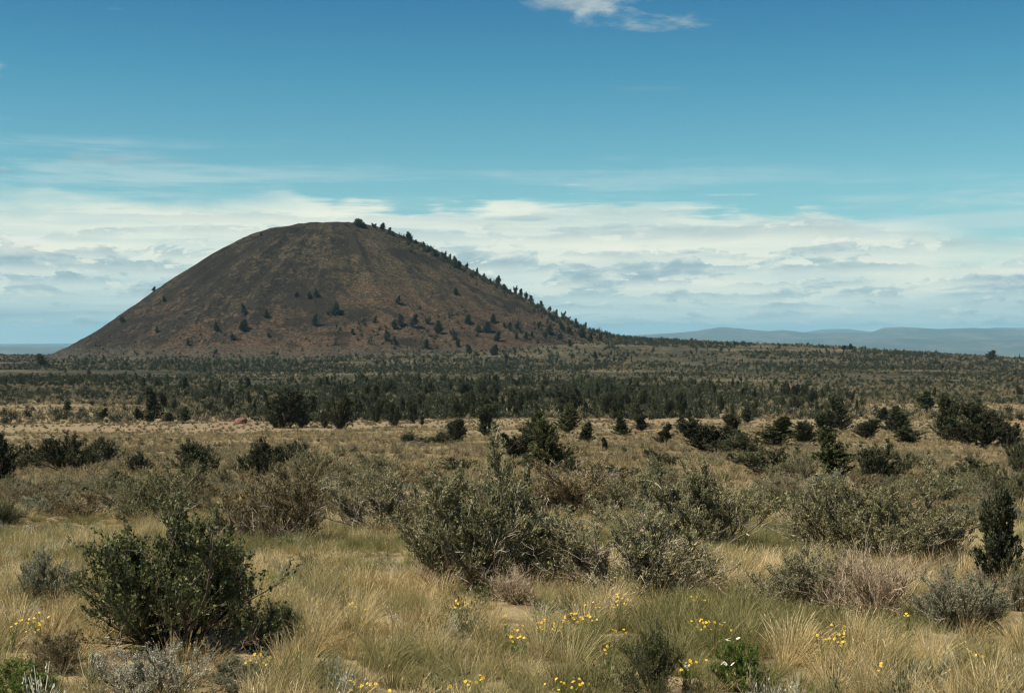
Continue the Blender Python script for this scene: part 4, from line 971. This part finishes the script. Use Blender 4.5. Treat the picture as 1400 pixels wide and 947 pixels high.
for px, py, w, h, v, lb in rocks:
    x, y, z = gp(px, py); o = mobj('rock', RK[v]); s = w / F * y; o.location = (x, y, z + h / F * y * .3); o.scale = (s, s * .8, h / F * y / .72 * 1.25); o.rotation_euler = (0, 0, random.uniform(0, 6.28))
    tag(o, lb, 'rock', 'rocks lying among the brush')

# ------------------------------------------------------------------ haze
def build_haze():
    import bmesh
    me = bpy.data.meshes.new('haze'); bm = bmesh.new(); bmesh.ops.create_cube(bm, size=1); bm.to_mesh(me); bm.free()
    o = mobj('haze', me); o.scale = (120000, 120000, 740); o.location = (0, 0, -275 + 370); o['kind'] = 'stuff'; tag(o, 'thin blue summer haze lying over the plain and distant hills', 'haze')
    m, nt, out = new_mat('haze'); v = nt.nodes.new('ShaderNodeVolumePrincipled')
    v.inputs['Color'].default_value = (.36, .74, .97, 1); v.inputs['Density'].default_value = 2.5e-5; v.inputs['Anisotropy'].default_value = 0
    nt.links.new(v.outputs[0], out.inputs['Volume']); me.materials.append(m)
build_haze()

# ------------------------------------------------------------------ light and sky
SUN_EL, SUN_AZ = 56, -112      # azimuth measured from the view direction, negative = from the left
sun = bpy.data.lights.new('sun', 'SUN'); sun.energy = 5.0; sun.angle = math.radians(.53); sun.color = (1, .88, .70)
so = link(bpy.data.objects.new('sun', sun))
from mathutils import Vector
sd = Vector((math.sin(math.radians(SUN_AZ)) * math.cos(math.radians(SUN_EL)), math.cos(math.radians(SUN_AZ)) * math.cos(math.radians(SUN_EL)), math.sin(math.radians(SUN_EL))))
so.rotation_euler = (-sd).to_track_quat('-Z', 'Y').to_euler(); so.location = (0, 0, 50)

w = bpy.data.worlds.new('World'); scene.world = w; w.use_nodes = True
nt = w.node_tree; nt.nodes.clear(); b = NB(nt)
wo = b.n('ShaderNodeOutputWorld'); bg = b.n('ShaderNodeBackground'); STR = .08; bg.inputs['Strength'].default_value = STR
skyt = b.n('ShaderNodeTexSky', sky_type='NISHITA', sun_disc=False); skyt.sun_elevation = math.radians(SUN_EL); skyt.sun_rotation = math.radians(SUN_AZ); skyt.altitude = 1400; skyt.air_density = 1.0; skyt.dust_density = .6; skyt.ozone_density = 2.5
tc = b.n('ShaderNodeTexCoord'); sx = b.n('ShaderNodeSeparateXYZ'); b.put(sx.inputs[0], tc.outputs['Generated']); DX, DY, DZ = sx.outputs
azn = b.math('ARCTAN2', DX, DY); eln = b.math('ARCSINE', DZ)
U = b.math('MULTIPLY', azn, 19.44); V = b.math('MULTIPLY', eln, 19.44)      # in hundreds of photo pixels
def vec(u, v, wv=0.0):
    c = b.n('ShaderNodeCombineXYZ'); b.put(c.inputs[0], u); b.put(c.inputs[1], v); b.put(c.inputs[2], wv); return c.outputs[0]
def S(c): return tuple(x / STR / 2 ** EXPO for x in c)
# clear sky: the Nishita colour, deepened overhead as the air of the photo
tint = b.ramp(b.math('MULTIPLY', V, .1), [(0, (.95, 1.05, .95)), (.2, (.74, 1.14, .98)), (.35, (.40, .95, .91)), (.47, (.25, .73, .85)), (1, (.4, .8, .9))])
tint = b.mix(1.0, tint, tuple([2 ** (.3 - EXPO)] * 3), 'MULTIPLY')
skyc = b.mix(1.0, skyt.outputs[0], tint, 'MULTIPLY')
# layered bank near the horizon
n_edge = b.noise(vec(b.math('MULTIPLY', U, .22), b.math('MULTIPLY', V, .9), 1.0), 1.0, 5, .55)
V2 = b.math('ADD', V, b.math('ADD', b.math('MULTIPLY', U, .045), b.math('MULTIPLY', b.math('SUBTRACT', b.noise(vec(b.math('MULTIPLY', U, .30), b.math('MULTIPLY', V, .5), 140.0), 1.0, 4, .6), .5), 1.7)))
top = b.math('ADD', b.math('ADD', 1.80, b.math('MULTIPLY', U, -.02)), b.math('MULTIPLY', b.math('SUBTRACT', n_edge, .5), 2.4))
bank = b.math('MULTIPLY', b.mr(b.math('SUBTRACT', top, V), -.20, .55), b.mr(b.math('ADD', b.noise(vec(b.math('MULTIPLY', U, .35), b.math('MULTIPLY', V, 4.5), 88.0), 1.0, 6, .65, .3), b.mr(V2, 2.15, 1.2, -.16, .35)), .40, .60))
def cloudn(du, dv, wv, su, sv, det=7, rough=.55, dist=.35):
    return b.noise(vec(b.math('MULTIPLY', b.math('ADD', U, du), su), b.math('MULTIPLY', b.math('ADD', V, dv), sv), wv), 1.0, det, rough, dist)
p1 = cloudn(0, 0, 9.0, 1.1, 3.6, 7, .6, .2)
hfac = b.mr(V, 0.0, 1.1, .35, 1, True)
bg1 = cloudn(0, 0, 4.0, .22, 2.6, 6, .6, .25)
lum = b.math('ADD', b.math('MULTIPLY', bg1, 1.5), b.math('ADD', b.math('MULTIPLY', hfac, .62), -.60), clamp=True)
cc = b.ramp(lum, [(0, S((.38, .53, .56))), (.3, S((.50, .65, .65))), (.55, S((.66, .78, .73))), (.8, S((.86, .90, .77))), (1, S((.95, .95, .80)))])
col = b.mix(b.math('MULTIPLY', bank, .96), skyc, cc)
bump_a = b.noise(vec(b.math('MULTIPLY', U, 3.2), b.math('MULTIPLY', V, 6.5), 77.0), 1.0, 5, .6, .4)
LAY = [(.06, .10, 1.1, 6.5, .55), (.18, .13, 1.1, 6.0, .65), (.31, .16, 1.1, 5.4, .7), (.46, .20, 1.0, 4.8, .8), (.62, .25, 1.0, 4.2, .85), (.80, .30, .9, 3.7, .9), (1.00, .32, .8, 3.3, .9), (1.22, .28, .7, 3.3, .8), (1.46, .22, .5, 3.8, .6), (1.72, .16, .35, 4.5, .5)]
for k, (vk, hk, su, sv, op) in enumerate(LAY):
    nk = cloudn(0, 0, 30.0 + 3.7 * k, su, sv * .8, 7, .62, .35); wk = cloudn(0, 0, 60.0 + 2.3 * k, .5, .4, 2, .5, 0)
    nk = b.math('ADD', nk, b.math('MULTIPLY', b.math('SUBTRACT', bump_a, .5), .34))
    base = b.math('ADD', vk, b.math('MULTIPLY', b.math('SUBTRACT', wk, .5), .30))
    hgt = b.math('ADD', base, b.math('MULTIPLY', b.math('SUBTRACT', nk, .48), hk * 6.0))
    rise = b.math('SUBTRACT', V, base)
    m_ = b.math('MULTIPLY', b.mr(b.math('SUBTRACT', hgt, V), 0.0, .035 + .02 * vk), b.mr(rise, -.06 - .02 * k, .04))
    depth = b.math('SUBTRACT', hgt, V)                         # small near the lit tops
    lit = b.math('ADD', b.math('ADD', b.math('MULTIPLY', b.math('DIVIDE', rise, hk), .45), b.mr(depth, hk * .9, .0, 0, .45)), b.math('MULTIPLY', b.math('SUBTRACT', bump_a, .5), 2.6))
    f_ = .82 + .05 * min(k, 3)
    sh = b.ramp(lit, [(0, S((.33 * f_, .47 * f_, .53 * f_))), (.35, S((.48 * f_, .62 * f_, .63 * f_))), (.7, S((.78 * f_, .86 * f_, .75 * f_))), (1, S((.96 * f_, .96 * f_, .82 * f_)))])
    col = b.mix(b.math('MULTIPLY', b.math('MULTIPLY', m_, bank), op), col, sh)
# thin high veil above the bank
veil = b.math('MULTIPLY', b.mr(cloudn(0, 0, 15.0, .25, 3.4, 6, .62, .3), .46, .66), b.math('MULTIPLY', b.mr(V2, 2.7, 1.9), b.mr(V2, 1.0, 1.7)))
col = b.mix(b.math('MULTIPLY', veil, .5), col, S((.60, .74, .74)))
# single clouds: (u, v, half width, half height, opacity, colour)
def px2(px, py): return (px - 700) / 100, (462 - py) / 100
blob_n = cloudn(0, 0, 21.0, .9, 2.6, 7, .6, .3)
for px, py, ru, rv, op, c, soft in [(845, 2, 1.1, .42, .8, (.52, .60, .60), .9), (868, 38, .85, .28, .72, (.50, .58, .58), .9), (185, 229, .85, .13, .62, (.34, .45, .48), 1.1), (5, 126, .36, .16, .6, (.36, .46, .52), .7),
                              (880, 128, .62, .06, .28, (.20, .36, .46), 1.2), (170, 37, .18, .04, .35, (.40, .52, .58), .8), (15, 247, .45, .06, .6, (.34, .46, .52), .6), (783, 254, .18, .02, .5, (.6, .74, .74), .6),
                              (1010, 270, .55, .025, .4, (.62, .74, .72), .9), (700, 300, .46, .05, .5, (.36, .50, .55), .9), (935, 345, .26, .05, .5, (.33, .47, .54), .8), (62, 346, .5, .16, .7, (.84, .88, .78), .9)]:
    u0, v0 = px2(px, py)
    du = b.math('DIVIDE', b.math('SUBTRACT', U, u0), ru); dv = b.math('DIVIDE', b.math('SUBTRACT', V, v0), rv)
    dv = b.math('MULTIPLY', dv, b.mr(dv, -.5, .5, 1.5, 1.0))            # flatter underside
    r2 = b.math('ADD', b.math('MULTIPLY', du, du), b.math('MULTIPLY', dv, dv))
    f = b.math('ADD', b.math('SUBTRACT', 1.0, r2), b.math('MULTIPLY', b.math('SUBTRACT', blob_n, .5), 5.5))
    shade = b.mix(b.mr(b.math('ADD', dv, b.math('MULTIPLY', b.math('SUBTRACT', p1, .5), 3)), -.8, 1.2), S(tuple(q * .86 for q in c)), S(tuple(min(1, q * 1.22) for q in c)))
    col = b.mix(b.math('MULTIPLY', b.mr(f, 0.0, soft * 1.6), op), col, shade)
nt.links.new(col, bg.inputs['Color']); nt.links.new(bg.outputs[0], wo.inputs['Surface'])
w.cycles.sampling_method = 'MANUAL'; w.cycles.sample_map_resolution = 512

# ------------------------------------------------------------------ camera
cam = bpy.data.cameras.new('camera'); cam.lens = 50; cam.sensor_width = 36; cam.clip_start = .1; cam.clip_end = 200000
co = link(bpy.data.objects.new('camera', cam)); co.location = (0, 0, EZ); co.rotation_euler = (math.pi / 2 - math.atan(11.5 / F), 0, 0)
scene.camera = co
scene.view_settings.view_transform = 'Standard'; scene.view_settings.look = 'None'; scene.view_settings.exposure = EXPO; scene.view_settings.gamma = 1
c = scene.cycles; c.max_bounces = 5; c.diffuse_bounces = 3; c.glossy_bounces = 2; c.transmission_bounces = 2; c.volume_bounces = 0; c.transparent_max_bounces = 4; c.use_denoising = True; c.pixel_filter_type = 'BLACKMAN_HARRIS'; c.filter_width = 1.25
